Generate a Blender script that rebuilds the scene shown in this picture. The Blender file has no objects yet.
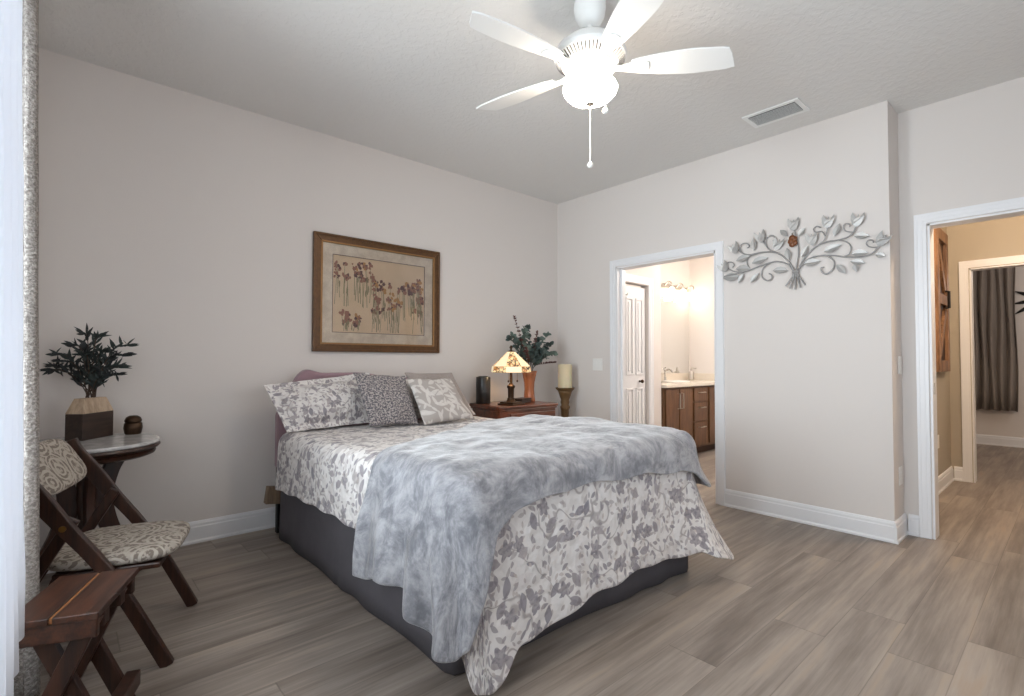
import bpy, bmesh, math, random
from mathutils import Vector, Matrix, noise
PI = math.pi
random.seed(7)
S = bpy.context.scene
COL = S.collection

# ------------------------------------------------------------------ camera
cam_d = bpy.data.cameras.new('camera')
cam = bpy.data.objects.new('camera', cam_d)
COL.objects.link(cam)
cam_d.sensor_fit = 'HORIZONTAL'
cam_d.sensor_width = 36.0
cam_d.lens = 505.0 / 1024.0 * 36.0
cam_d.clip_start = 0.03
R_ = Vector((0.74727502, -0.66451181, 0.0020254))
F_ = Vector((0.66425766, 0.74706708, 0.02554473))
U_ = R_.cross(F_)
m = Matrix((R_, U_, -F_)).transposed().to_4x4()
m.translation = Vector((-3.96826, -3.72786, 1.14889))
cam.matrix_world = m
S.camera = cam

# ------------------------------------------------------------------ world, exposure
W = bpy.data.worlds.new('world')
S.world = W
W.use_nodes = True
bg = W.node_tree.nodes['Background']
bg.inputs[0].default_value = (0.72, 0.84, 1.0, 1)
bg.inputs[1].default_value = 1.0
S.view_settings.view_transform = 'Standard'
S.view_settings.look = 'None'
S.view_settings.gamma = 1.0
S.view_settings.use_curve_mapping = False
S.view_settings.exposure = 0.0


def area(name, loc, target, sx, sy, power, color):
    d = bpy.data.lights.new(name, 'AREA')
    d.shape = 'RECTANGLE'
    d.size, d.size_y = sx, sy
    d.energy = power
    d.color = color
    o = bpy.data.objects.new(name, d)
    COL.objects.link(o)
    o.location = loc
    o.rotation_euler = (Vector(target) - Vector(loc)).to_track_quat('-Z', 'Y').to_euler()
    return o


def point(name, loc, power, color, r=0.05):
    d = bpy.data.lights.new(name, 'POINT')
    d.energy = power
    d.color = color
    d.shadow_soft_size = r
    o = bpy.data.objects.new(name, d)
    COL.objects.link(o)
    o.location = loc
    return o


# daylight through the window behind the curtains (left wall): open sky and a brighter beam across the room
area('skylight_side_window', (-4.46, -2.45, 1.42), (0, -2.45, 1.45), 1.5, 1.6, 45, (0.89, 0.955, 1.0))
o = area('daylight_side_window', (-4.47, -2.45, 1.42), (0, -2.1, 1.85), 1.5, 1.6, 42, (0.82, 0.93, 1.0))
o.data.spread = 1.6
# added fill light, set outside an invented window behind the camera
area('rear_fill_light', (-1.95, -4.62, 1.42), (-1.95, 0, 1.0), 1.5, 1.5, 18, (0.84, 0.92, 1.0))
# ceiling lamps of the bathroom and the hall, daylight of the far room
point('bathroom_ceiling_lamp', (1.7, -1.7, 2.4), 68, (1.0, 0.93, 0.86), 0.12)
point('hall_ceiling_lamp', (0.95, -3.7, 2.45), 56, (1.0, 0.79, 0.58), 0.1)
point('far_room_lamp', (4.2, -4.0, 2.3), 22, (1.0, 0.90, 0.82), 0.15)


# ------------------------------------------------------------------ material helpers
def lin(c):
    return tuple(((x / 255) / 12.92 if x / 255 <= 0.04045 else ((x / 255 + 0.055) / 1.055) ** 2.4) for x in c) + (1,)


class NT:
    def __init__(s, name):
        s.m = bpy.data.materials.new(name)
        s.m.use_nodes = True
        s.t = s.m.node_tree
        s.b = s.t.nodes['Principled BSDF']
        s.out = s.t.nodes['Material Output']

    def n(s, typ, **kw):
        nd = s.t.nodes.new(typ)
        for k, v in kw.items():
            setattr(nd, k, v)
        return nd

    def put(s, sock, v):
        if isinstance(v, bpy.types.NodeSocket):
            s.t.links.new(v, sock)
        else:
            sock.default_value = v

    def math(s, op, a, b=0.0, c=None, clamp=False):
        nd = s.n('ShaderNodeMath', operation=op, use_clamp=clamp)
        s.put(nd.inputs[0], a)
        s.put(nd.inputs[1], b)
        if c is not None:
            s.put(nd.inputs[2], c)
        return nd.outputs[0]

    def vmath(s, op, a, b=(0, 0, 0)):
        nd = s.n('ShaderNodeVectorMath', operation=op)
        s.put(nd.inputs[0], a)
        if op == 'SCALE':
            s.put(nd.inputs[3], b)
        else:
            s.put(nd.inputs[1], b)
        return nd.outputs[0]

    def mix(s, f, a, b, blend='MIX'):
        nd = s.n('ShaderNodeMix', data_type='RGBA', blend_type=blend)
        s.put(nd.inputs[0], f)
        s.put(nd.inputs[6], a)
        s.put(nd.inputs[7], b)
        return nd.outputs[2]

    def uv(s):
        return s.n('ShaderNodeUVMap', uv_map='UVMap').outputs[0]

    def obj(s):
        return s.n('ShaderNodeTexCoord').outputs['Object']

    def geo(s):
        return s.n('ShaderNodeNewGeometry').outputs['Position']

    def noise(s, v, scale, detail=2.0, rough=0.5):
        nd = s.n('ShaderNodeTexNoise')
        s.put(nd.inputs['Vector'], v)
        nd.inputs['Scale'].default_value = scale
        nd.inputs['Detail'].default_value = detail
        nd.inputs['Roughness'].default_value = rough
        return nd.outputs[0]

    def ramp(s, f, lo, hi):
        nd = s.n('ShaderNodeMapRange', interpolation_type='SMOOTHSTEP')
        s.put(nd.inputs[0], f)
        nd.inputs[1].default_value = lo
        nd.inputs[2].default_value = hi
        return nd.outputs[0]

    def bump(s, h, strength, dist=0.01):
        nd = s.n('ShaderNodeBump')
        nd.inputs['Strength'].default_value = strength
        nd.inputs['Distance'].default_value = dist
        s.put(nd.inputs['Height'], h)
        s.t.links.new(nd.outputs[0], s.b.inputs['Normal'])

    def scale(s, v, k):
        nd = s.n('ShaderNodeMapping')
        s.put(nd.inputs[0], v)
        nd.inputs['Scale'].default_value = k
        return nd.outputs[0]

    def leaves(s, v, scale, dens, ln, wd, seed=0.0, lobes=0):
        """mask of randomly turned leaf shapes, plus a random value per leaf"""
        mp = s.n('ShaderNodeMapping')
        s.put(mp.inputs[0], v)
        mp.inputs['Location'].default_value = (seed, seed * 1.7, 0)
        mp.inputs['Scale'].default_value = (scale, scale, 0)
        p = mp.outputs[0]
        vo = s.n('ShaderNodeTexVoronoi', voronoi_dimensions='2D')
        s.put(vo.inputs['Vector'], p)
        vo.inputs['Scale'].default_value = 1.0
        vo.inputs['Randomness'].default_value = 0.85
        d = s.vmath('SUBTRACT', p, vo.outputs['Position'])
        sep = s.n('ShaderNodeSeparateColor')
        s.put(sep.inputs[0], vo.outputs['Color'])
        ang = s.math('MULTIPLY', sep.outputs[0], 6.283)
        ro = s.n('ShaderNodeVectorRotate', rotation_type='Z_AXIS')
        s.put(ro.inputs['Vector'], d)
        s.put(ro.inputs['Angle'], ang)
        xy = s.n('ShaderNodeSeparateXYZ')
        s.put(xy.inputs[0], ro.outputs[0])
        x, y = xy.outputs[0], xy.outputs[1]
        if lobes:
            r = s.math('SQRT', s.math('ADD', s.math('MULTIPLY', x, x), s.math('MULTIPLY', y, y)))
            th = s.math('ARCTAN2', y, x)
            rr = s.math('MULTIPLY_ADD', s.math('COSINE', s.math('MULTIPLY', th, float(lobes))), 0.22 * ln, ln * 0.78)
            inside = s.ramp(s.math('SUBTRACT', rr, r), -0.01, 0.02)
        else:
            q = s.math('DIVIDE', x, ln)
            w = s.math('MULTIPLY', s.math('SUBTRACT', 1.0, s.math('MULTIPLY', q, q)), wd)
            inside = s.ramp(s.math('SUBTRACT', w, s.math('ABSOLUTE', y)), -0.01, 0.02)
        gate = s.math('LESS_THAN', sep.outputs[1], dens)
        return s.math('MULTIPLY', inside, gate), sep.outputs[2]


def plain(name, rgb, rough=0.5, metal=0.0, **kw):
    t = NT(name)
    t.b.inputs['Base Color'].default_value = lin(rgb)
    t.b.inputs['Roughness'].default_value = rough
    t.b.inputs['Metallic'].default_value = metal
    for k, v in kw.items():
        t.b.inputs[k].default_value = v
    return t.m


def paint(name, rgb, scale=140, strength=0.12, rough=0.75):
    t = NT(name)
    t.b.inputs['Base Color'].default_value = lin(rgb)
    t.b.inputs['Roughness'].default_value = rough
    t.bump(t.noise(t.geo(), scale, 3), strength, 0.004)
    return t.m


def wood(name, dark, light, axis=0, rough=0.38, scale=1.0, coat=0.0):
    t = NT(name)
    k = [26 * scale] * 3
    k[axis] = 2.2 * scale
    v = t.scale(t.obj(), tuple(k))
    n1 = t.noise(v, 1.0, 5, 0.6)
    n2 = t.noise(v, 4.0, 3, 0.6)
    f = t.ramp(t.math('ADD', t.math('MULTIPLY', n1, 0.75), t.math('MULTIPLY', n2, 0.25)), 0.32, 0.68)
    t.put(t.b.inputs['Base Color'], t.mix(f, lin(dark), lin(light)))
    t.b.inputs['Roughness'].default_value = rough
    t.b.inputs['Coat Weight'].default_value = coat
    t.bump(n2, 0.08, 0.003)
    return t.m


def emit(name, rgb, strength, base=None):
    t = NT(name)
    t.b.inputs['Base Color'].default_value = lin(base or rgb)
    t.b.inputs['Emission Color'].default_value = lin(rgb)
    t.b.inputs['Emission Strength'].default_value = strength
    return t.m


M = {}
M['wall'] = paint('wall_paint', (223, 216, 211), 120, 0.10)
M['ceiling'] = None
M['trim'] = plain('white_trim_paint', (236, 236, 238), 0.35)
M['white_metal'] = plain('white_enamel', (240, 240, 238), 0.35)
M['white_plastic'] = plain('white_plastic', (238, 236, 232), 0.4)
M['beige'] = paint('hall_paint', (178, 168, 152), 120, 0.10)

t = NT('knockdown_ceiling')
p = t.geo()
h = t.math('ADD', t.ramp(t.noise(p, 26, 2), 0.47, 0.56), t.math('MULTIPLY', t.noise(p, 70, 2), 0.3))
t.b.inputs['Base Color'].default_value = lin((228, 226, 223))
t.b.inputs['Roughness'].default_value = 0.85
t.bump(h, 0.22, 0.006)
M['ceiling'] = t.m

# floor: vinyl planks running along x
t = NT('vinyl_planks')
sx = t.n('ShaderNodeSeparateXYZ')
t.put(sx.inputs[0], t.geo())
X, Y = sx.outputs[0], sx.outputs[1]
PW, PL = 0.20, 1.5
vy = t.math('DIVIDE', Y, PW)
row = t.math('FLOOR', vy)
wn = t.n('ShaderNodeTexWhiteNoise', noise_dimensions='1D')
t.put(wn.inputs['W'], row)
vx = t.math('ADD', t.math('DIVIDE', X, PL), wn.outputs[0])
colm = t.math('FLOOR', vx)
cv = t.n('ShaderNodeCombineXYZ')
t.put(cv.inputs[0], row)
t.put(cv.inputs[1], colm)
wn2 = t.n('ShaderNodeTexWhiteNoise', noise_dimensions='2D')
t.put(wn2.inputs['Vector'], cv.outputs[0])
tone = wn2.outputs[0]
gv = t.n('ShaderNodeCombineXYZ')
t.put(gv.inputs[0], t.math('MULTIPLY_ADD', tone, 37.0, t.math('MULTIPLY', X, 0.9)))
t.put(gv.inputs[1], t.math('MULTIPLY_ADD', tone, 11.0, t.math('MULTIPLY', Y, 10.0)))
g1 = t.noise(gv.outputs[0], 1.0, 5, 0.62)
gv2 = t.scale(gv.outputs[0], (1.5, 6.0, 1))
g2 = t.noise(gv2, 1.0, 4, 0.65)
g3 = t.noise(t.scale(gv.outputs[0], (0.9, 0.28, 1)), 1.0, 2, 0.5)
f = t.math('ADD', t.math('ADD', t.math('MULTIPLY', g1, 0.55), t.math('MULTIPLY', g2, 0.25)), t.math('MULTIPLY', g3, 0.25))
f = t.math('MULTIPLY_ADD', t.math('SUBTRACT', tone, 0.5), 0.03, t.math('ADD', f, 0.05))
c1 = t.mix(t.ramp(f, 0.38, 0.80), lin((106, 95, 87)), lin((176, 164, 153)))
c1 = t.mix(t.ramp(g1, 0.56, 0.70), c1, lin((164, 147, 131)))
ey = t.math('ABSOLUTE', t.math('SUBTRACT', t.math('FRACT', vy), 0.5))
ex = t.math('ABSOLUTE', t.math('SUBTRACT', t.math('FRACT', vx), 0.5))
gap = t.math('MAXIMUM', t.ramp(ey, 0.488, 0.497), t.ramp(ex, 0.4975, 0.4992))
t.put(t.b.inputs['Base Color'], t.mix(t.math('MULTIPLY', gap, 0.35), c1, lin((70, 60, 54))))
t.put(t.b.inputs['Roughness'], t.math('MULTIPLY_ADD', g2, 0.2, 0.36))
t.bump(t.math('SUBTRACT', t.math('MULTIPLY', g2, 0.3), gap), 0.15, 0.002)
M['floor'] = t.m


def quilt_mat(name, k=1.0, small=False):
    t = NT(name)
    v = t.scale(t.uv(), (k, k, k))
    warp = t.vmath('ADD', v, t.vmath('SCALE', t.n('ShaderNodeTexNoise').outputs[1], 0.0))
    nz = t.n('ShaderNodeTexNoise')
    t.put(nz.inputs['Vector'], v)
    nz.inputs['Scale'].default_value = 9.0
    warp = t.vmath('ADD', v, t.vmath('SCALE', t.vmath('SUBTRACT', nz.outputs[1], (0.5, 0.5, 0.5)), 0.03))
    c = lin((224, 219, 216))
    if small:
        a, ra = t.leaves(warp, 34, 0.75, 0.42, 0.17, 2.0)
        c = t.mix(t.math('MULTIPLY', a, 0.8), c, lin((150, 144, 150)))
        b, rb = t.leaves(warp, 55, 0.6, 0.40, 0.2, 5.0)
        c = t.mix(t.math('MULTIPLY', b, 0.7), c, lin((176, 168, 168)))
    else:
        # pale printed leaves, thin stems, then the darker leaves and blossoms
        a0, r0 = t.leaves(warp, 7.0, 0.5, 0.46, 0.2, 9.3)
        c = t.mix(t.math('MULTIPLY', a0, 0.40), c, lin((196, 188, 186)))
        st = t.math('ABSOLUTE', t.math('SUBTRACT', t.noise(warp, 4.0, 1.5), 0.5))
        stem = t.ramp(st, 0.010, 0.002)
        c = t.mix(t.math('MULTIPLY', stem, 0.65), c, lin((140, 130, 128)))
        for (sc, de, ln, wd, sd, col1, col2, al) in (
                (20, 0.75, 0.45, 0.18, 1.0, (132, 126, 134), (188, 180, 178), 0.85),
                (30, 0.62, 0.42, 0.19, 4.0, (150, 142, 146), (190, 178, 172), 0.8),
                (12, 0.5, 0.45, 0.22, 7.0, (126, 121, 130), (166, 157, 158), 0.85)):
            a, ra = t.leaves(warp, sc, de, ln, wd, sd)
            c = t.mix(t.math('MULTIPLY', a, al), c, t.mix(ra, lin(col1), lin(col2)))
        b, rb = t.leaves(warp, 9.5, 0.36, 0.36, 0.2, 3.1, lobes=5)
        vein = t.ramp(t.noise(v, 60, 2), 0.35, 0.6)
        c = t.mix(t.math('MULTIPLY', b, 0.85), c, t.mix(t.math('MULTIPLY', vein, 0.6), lin((126, 120, 128)), lin((176, 168, 168))))
    t.put(t.b.inputs['Base Color'], c)
    t.b.inputs['Roughness'].default_value = 0.9
    t.b.inputs['Sheen Weight'].default_value = 0.15
    vo = t.n('ShaderNodeTexVoronoi', feature='SMOOTH_F1')
    t.put(vo.inputs['Vector'], warp)
    vo.inputs['Scale'].default_value = 24
    hgt = t.math('ADD', t.math('MULTIPLY', vo.outputs[0], -1.0), t.math('MULTIPLY', t.noise(v, 30, 2), 0.6))
    t.bump(hgt, 0.85, 0.016)
    return t.m


M['quilt'] = quilt_mat('floral_quilt')
M['quilt_back'] = quilt_mat('floral_quilt_backing', 1.0, True)
M['sham'] = quilt_mat('floral_sham', 1.5)


def velvet(name):
    t = NT(name)
    v = t.uv()
    nz = t.n('ShaderNodeTexNoise')
    t.put(nz.inputs['Vector'], v)
    nz.inputs['Scale'].default_value = 2.5
    w = t.vmath('ADD', v, t.vmath('SCALE', t.vmath('SUBTRACT', nz.outputs[1], (0.5, 0.5, 0.5)), 0.35))
    n1 = t.noise(w, 8.0, 6, 0.72)
    n2 = t.noise(w, 40, 3, 0.6)
    n3 = t.noise(w, 17, 5, 0.7)
    f = t.ramp(t.math('ADD', t.math('ADD', t.math('MULTIPLY', n1, 0.5), t.math('MULTIPLY', n3, 0.38)), t.math('MULTIPLY', n2, 0.12)), 0.38, 0.64)
    t.put(t.b.inputs['Base Color'], t.mix(f, lin((114, 115, 121)), lin((178, 177, 181))))
    t.b.inputs['Roughness'].default_value = 0.85
    t.b.inputs['Sheen Weight'].default_value = 0.8
    t.b.inputs['Sheen Roughness'].default_value = 0.35
    t.bump(t.math('ADD', n3, t.math('MULTIPLY', n2, 0.5)), 0.4, 0.012)
    return t.m


M['blanket'] = velvet('grey_velvet')

t = NT('charcoal_cotton')
v = t.scale(t.obj(), (300, 300, 300))
t.put(t.b.inputs['Base Color'], t.mix(t.noise(t.obj(), 9, 3), lin((78, 75, 79)), lin((94, 90, 95))))
t.b.inputs['Roughness'].default_value = 0.92
t.bump(t.noise(v, 1, 1), 0.1, 0.002)
M['skirt'] = t.m

t = NT('mauve_upholstery')
t.put(t.b.inputs['Base Color'], t.mix(t.noise(t.obj(), 7, 3), lin((140, 112, 120)), lin((162, 132, 140))))
t.b.inputs['Roughness'].default_value = 0.85
t.b.inputs['Sheen Weight'].default_value = 0.3
M['mauve'] = t.m

t = NT('speckled_grey_weave')
n = t.ramp(t.noise(t.uv(), 85, 2, 0.6), 0.44, 0.58)
t.put(t.b.inputs['Base Color'], t.mix(n, lin((92, 88, 94)), lin((172, 164, 160))))
t.b.inputs['Roughness'].default_value = 0.95
t.bump(n, 0.4, 0.005)
M['weave'] = t.m

t = NT('taupe_leaf_print')
v = t.uv()
c = lin((168, 160, 155))
for (sc, de, ln, wd, sd) in ((11, 1.0, 0.48, 0.17, 1.3), (15, 0.9, 0.45, 0.14, 4.4), (8, 0.8, 0.48, 0.13, 8.2), (10, 0.9, 0.48, 0.13, 12.2)):
    a, ra = t.leaves(v, sc, de, ln, wd, sd)
    c = t.mix(t.math('MULTIPLY', a, 0.8), c, lin((208, 202, 197)))
t.put(t.b.inputs['Base Color'], c)
t.b.inputs['Roughness'].default_value = 0.9
t.bump(t.noise(v, 200, 1), 0.15, 0.002)
M['leafprint'] = t.m

t = NT('fuzzy_taupe')
n = t.noise(t.uv(), 70, 3, 0.7)
t.put(t.b.inputs['Base Color'], t.mix(n, lin((136, 126, 122)), lin((176, 166, 160))))
t.b.inputs['Roughness'].default_value = 1.0
t.bump(n, 0.6, 0.008)
M['fuzzy'] = t.m

t = NT('paisley_upholstery')
v = t.scale(t.obj(), (1, 1, 1))
nz = t.n('ShaderNodeTexNoise')
t.put(nz.inputs['Vector'], v)
nz.inputs['Scale'].default_value = 10
w = t.vmath('ADD', v, t.vmath('SCALE', t.vmath('SUBTRACT', nz.outputs[1], (0.5, 0.5, 0.5)), 0.05))
vo = t.n('ShaderNodeTexVoronoi')
t.put(vo.inputs['Vector'], w)
vo.inputs['Scale'].default_value = 8.5
rings = t.math('SINE', t.math('MULTIPLY', vo.outputs[0], 34.0))
f1 = t.ramp(rings, 0.0, 0.5)
f2 = t.ramp(t.noise(w, 42, 2, 0.6), 0.48, 0.56)
t.put(t.b.inputs['Base Color'], t.mix(t.math('MAXIMUM', t.math('MULTIPLY', f1, 0.85), t.math('MULTIPLY', f2, 0.7)), lin((118, 107, 98)), lin((182, 173, 161))))
t.b.inputs['Roughness'].default_value = 0.9
t.bump(f1, 0.3, 0.004)
M['paisley'] = t.m

t = NT('boucle_curtain')
v = t.geo()
n = t.noise(t.scale(v, (1, 1, 1.6)), 90, 3, 0.7)
t.put(t.b.inputs['Base Color'], t.mix(t.ramp(n, 0.35, 0.7), lin((128, 121, 116)), lin((190, 183, 176))))
t.b.inputs['Roughness'].default_value = 1.0
t.bump(n, 0.9, 0.012)
M['boucle'] = t.m

t = NT('white_sheer')
t.b.inputs['Base Color'].default_value = lin((238, 240, 245))
t.b.inputs['Roughness'].default_value = 0.9
tr = t.n('ShaderNodeBsdfTranslucent')
tr.inputs[0].default_value = lin((238, 241, 247))
mx = t.n('ShaderNodeMixShader')
mx.inputs[0].default_value = 0.19
t.t.links.new(t.b.outputs[0], mx.inputs[1])
t.t.links.new(tr.outputs[0], mx.inputs[2])
t.t.links.new(mx.outputs[0], t.out.inputs[0])
M['sheer'] = t.m

t = NT('grey_drape')
t.put(t.b.inputs['Base Color'], t.mix(t.noise(t.scale(t.geo(), (40, 40, 3)), 1, 2), lin((128, 120, 114)), lin((152, 143, 136))))
t.b.inputs['Roughness'].default_value = 0.95
M['drape'] = t.m

M['walnut'] = wood('dark_walnut', (34, 19, 13), (66, 38, 25), 2, 0.38)
M['mahogany_top'] = wood('mahogany_slats', (34, 19, 13), (76, 43, 28), 1, 0.36, coat=0.1)
M['gold_line'] = plain('golden_inlay', (128, 80, 40), 0.5)
M['cherry'] = wood('cherry_wood', (66, 32, 19), (120, 62, 36), 0, 0.3, coat=0.3)
M['vanity'] = wood('vanity_oak', (78, 52, 32), (118, 82, 54), 2, 0.42)
M['vanity_dark'] = plain('vanity_shadow_gap', (62, 38, 24), 0.6)
M['barn'] = wood('barn_wood', (84, 56, 38), (156, 116, 84), 2, 0.55)
M['barn_dark'] = wood('barn_wood_recess', (52, 33, 22), (84, 56, 38), 2, 0.6)
M['pale_wood'] = wood('pale_wood', (150, 128, 106), (188, 166, 142), 2, 0.55)
M['dark_box'] = wood('espresso_wood', (38, 27, 22), (60, 44, 36), 0, 0.5)
M['block'] = wood('weathered_block', (112, 92, 74), (146, 124, 102), 2, 0.6)

t = NT('grey_marble')
n = t.noise(t.obj(), 14, 6, 0.7)
t.put(t.b.inputs['Base Color'], t.mix(t.ramp(n, 0.3, 0.75), lin((176, 174, 174)), lin((214, 212, 210))))
t.b.inputs['Roughness'].default_value = 0.12
M['marble'] = t.m

M['bronze'] = plain('dark_bronze', (70, 52, 38), 0.42, 0.8)
M['stand'] = plain('aged_gold', (112, 86, 56), 0.5, 0.45)
M['brass'] = plain('old_brass', (150, 112, 60), 0.35, 0.9)
M['chrome'] = plain('chrome', (200, 198, 194), 0.15, 1.0)
M['nickel'] = plain('satin_nickel', (196, 190, 182), 0.3, 1.0)
M['black'] = plain('black_plastic', (30, 28, 27), 0.28)
M['black_iron'] = plain('black_iron', (26, 24, 24), 0.5, 0.4)
M['silver_paint'] = plain('grey_painted_metal', (158, 156, 155), 0.45, 0.35)
M['silver_leaf'] = plain('silver_leaf_metal', (172, 170, 168), 0.42, 0.4)
M['amber'] = plain('carved_amber_wood', (112, 62, 26), 0.35)
M['counter'] = plain('cream_countertop', (222, 212, 198), 0.25)
M['sink'] = plain('white_porcelain', (240, 238, 234), 0.12)
M['candle'] = plain('ivory_wax', (222, 206, 172), 0.55, 0.0, **{'Subsurface Weight': 0.25})
M['leaf_dark'] = plain('dark_olive_leaf', (42, 52, 50), 0.5)
M['leaf_dark2'] = plain('darker_olive_leaf', (30, 36, 38), 0.5)
M['twig'] = plain('brown_twig', (74, 56, 44), 0.7)
M['leaf_euc'] = plain('eucalyptus_leaf', (96, 112, 102), 0.6)
M['leaf_euc2'] = plain('deep_eucalyptus_leaf', (66, 80, 76), 0.6)
M['burgundy'] = plain('burgundy_sprig', (92, 52, 48), 0.7)
M['vent_dark'] = plain('vent_shadow', (84, 82, 80), 0.7)
M['bowl'] = emit('lit_frosted_glass', (255, 239, 219), 58, (250, 248, 244))
M['globe'] = emit('lit_vanity_globe', (255, 232, 204), 9, (250, 246, 240))
t = NT('mirror_glass')
t.b.inputs['Base Color'].default_value = lin((240, 240, 238))
t.b.inputs['Metallic'].default_value = 1.0
t.b.inputs['Roughness'].default_value = 0.03
M['mirror'] = t.m
t = NT('amber_glass')
t.b.inputs['Base Color'].default_value = lin((190, 120, 82))
t.b.inputs['Roughness'].default_value = 0.12
t.b.inputs['Transmission Weight'].default_value = 0.35
M['amber_glass'] = t.m
t = NT('picture_glass')
gl = t.n('ShaderNodeBsdfGlossy')
gl.inputs['Roughness'].default_value = 0.02
tp = t.n('ShaderNodeBsdfTransparent')
lw = t.n('ShaderNodeFresnel')
lw.inputs[0].default_value = 1.45
mx = t.n('ShaderNodeMixShader')
t.t.links.new(lw.outputs[0], mx.inputs[0])
t.t.links.new(tp.outputs[0], mx.inputs[1])
t.t.links.new(gl.outputs[0], mx.inputs[2])
t.t.links.new(mx.outputs[0], t.out.inputs[0])
M['glass'] = t.m
t = NT('window_pane')
gl = t.n('ShaderNodeBsdfGlossy')
gl.inputs['Roughness'].default_value = 0.02
tp = t.n('ShaderNodeBsdfTransparent')
mx = t.n('ShaderNodeMixShader')
mx.inputs[0].default_value = 0.06
t.t.links.new(tp.outputs[0], mx.inputs[1])
t.t.links.new(gl.outputs[0], mx.inputs[2])
t.t.links.new(mx.outputs[0], t.out.inputs[0])
M['pane'] = t.m
# picture: gilded frame, marbled mat, painted sheet
t = NT('gilded_wood')
n = t.noise(t.scale(t.obj(), (30, 30, 30)), 1, 4, 0.6)
t.put(t.b.inputs['Base Color'], t.mix(n, lin((58, 38, 25)), lin((120, 84, 50))))
t.b.inputs['Roughness'].default_value = 0.35
t.b.inputs['Metallic'].default_value = 0.35
M['gilt'] = t.m
M['gilt_edge'] = plain('gilt_edge', (150, 112, 70), 0.4, 0.5)
t = NT('marbled_mat')
t.put(t.b.inputs['Base Color'], t.mix(t.ramp(t.noise(t.geo(), 14, 4, 0.6), 0.3, 0.7), lin((214, 198, 180)), lin((236, 222, 204))))
t.b.inputs['Roughness'].default_value = 0.9
M['mat'] = t.m
t = NT('painted_sheet')
n = t.noise(t.geo(), 5, 3, 0.5)
c = t.mix(t.ramp(n, 0.3, 0.7), lin((222, 198, 168)), lin((232, 208, 180)))
t.put(t.b.inputs['Base Color'], c)
t.b.inputs['Roughness'].default_value = 0.9
M['sheet'] = t.m
M['ink_plum'] = plain('plum_paint', (112, 82, 82), 0.9)
M['ink_rose'] = plain('rose_paint', (164, 118, 102), 0.9)
M['ink_sage'] = plain('sage_paint', (146, 138, 110), 0.9)
M['ink_ochre'] = plain('ochre_paint', (194, 146, 98), 0.9)
t = NT('stained_glass_lit')
nz = t.noise(t.obj(), 28, 2, 0.5)
vo = t.n('ShaderNodeTexVoronoi', feature='DISTANCE_TO_EDGE')
t.put(vo.inputs['Vector'], t.obj())
vo.inputs['Scale'].default_value = 26
ed = t.ramp(vo.outputs[0], 0.03, 0.09)
c = t.mix(t.ramp(nz, 0.42, 0.62), lin((255, 222, 168)), lin((190, 128, 70)))
c = t.mix(ed, lin((60, 40, 26)), c)
t.put(t.b.inputs['Base Color'], c)
t.put(t.b.inputs['Emission Color'], c)
t.b.inputs['Emission Strength'].default_value = 0.42
M['stained'] = t.m
t = NT('cream_glass_lit')
t.b.inputs['Base Color'].default_value = lin((250, 232, 196))
t.b.inputs['Emission Color'].default_value = lin((255, 224, 174))
t.b.inputs['Emission Strength'].default_value = 0.55
M['cream_glass'] = t.m


# ------------------------------------------------------------------ mesh helpers
def link(name, me, mats, parent=None):
    o = bpy.data.objects.new(name, me)
    COL.objects.link(o)
    for mm in (mats if isinstance(mats, (list, tuple)) else [mats]):
        me.materials.append(mm)
    if parent is not None:
        o.parent = parent
    return o


def obj(name, bm, mats, parent=None, smooth=False, bevel=0.0, world=False, auto=None):
    """one mesh object out of a bmesh; world=True: vertices are in world space, moved into the parent's frame"""
    if world and parent is not None:
        bm.transform(root_matrix(parent).inverted())
    bmesh.ops.recalc_face_normals(bm, faces=bm.faces)
    me = bpy.data.meshes.new(name)
    bm.to_mesh(me)
    bm.free()
    if smooth:
        me.shade_smooth()
    o = link(name, me, mats, parent)
    if bevel:
        b = o.modifiers.new('bevel', 'BEVEL')
        b.width = bevel
        b.segments = 2
        b.limit_method = 'ANGLE'
    if auto is not None:
        me.shade_smooth()
        me.set_sharp_from_angle(angle=math.radians(auto))
    return o


def root_matrix(o):
    mm = Matrix.LocRotScale(o.location, o.rotation_euler, o.scale)
    return root_matrix(o.parent) @ mm if o.parent else mm


def thing(name, label, cat, loc=(0, 0, 0), rotz=0.0, group=None):
    o = bpy.data.objects.new(name, None)
    COL.objects.link(o)
    o.empty_display_size = 0.1
    o.location = loc
    o.rotation_euler = (0, 0, rotz)
    return tag(o, label, cat, group)


def tag(o, label, cat, group=None):
    o['label'] = label
    o['category'] = cat
    if group:
        o['group'] = group
    return o


def struct(o):
    o['kind'] = 'structure'
    return o


def B():
    return bmesh.new()


def box(bm, lo, hi, rot=None, mi=0):
    x0, y0, z0 = lo
    x1, y1, z1 = hi
    vs = [Vector(c) for c in ((x0, y0, z0), (x1, y0, z0), (x1, y1, z0), (x0, y1, z0), (x0, y0, z1), (x1, y0, z1), (x1, y1, z1), (x0, y1, z1))]
    if rot is not None:
        vs = [rot @ v for v in vs]
    v = [bm.verts.new(c) for c in vs]
    for q in ((0, 3, 2, 1), (4, 5, 6, 7), (0, 1, 5, 4), (1, 2, 6, 5), (2, 3, 7, 6), (3, 0, 4, 7)):
        f_ = bm.faces.new([v[i] for i in q])
        f_.material_index = mi
    return bm


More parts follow.
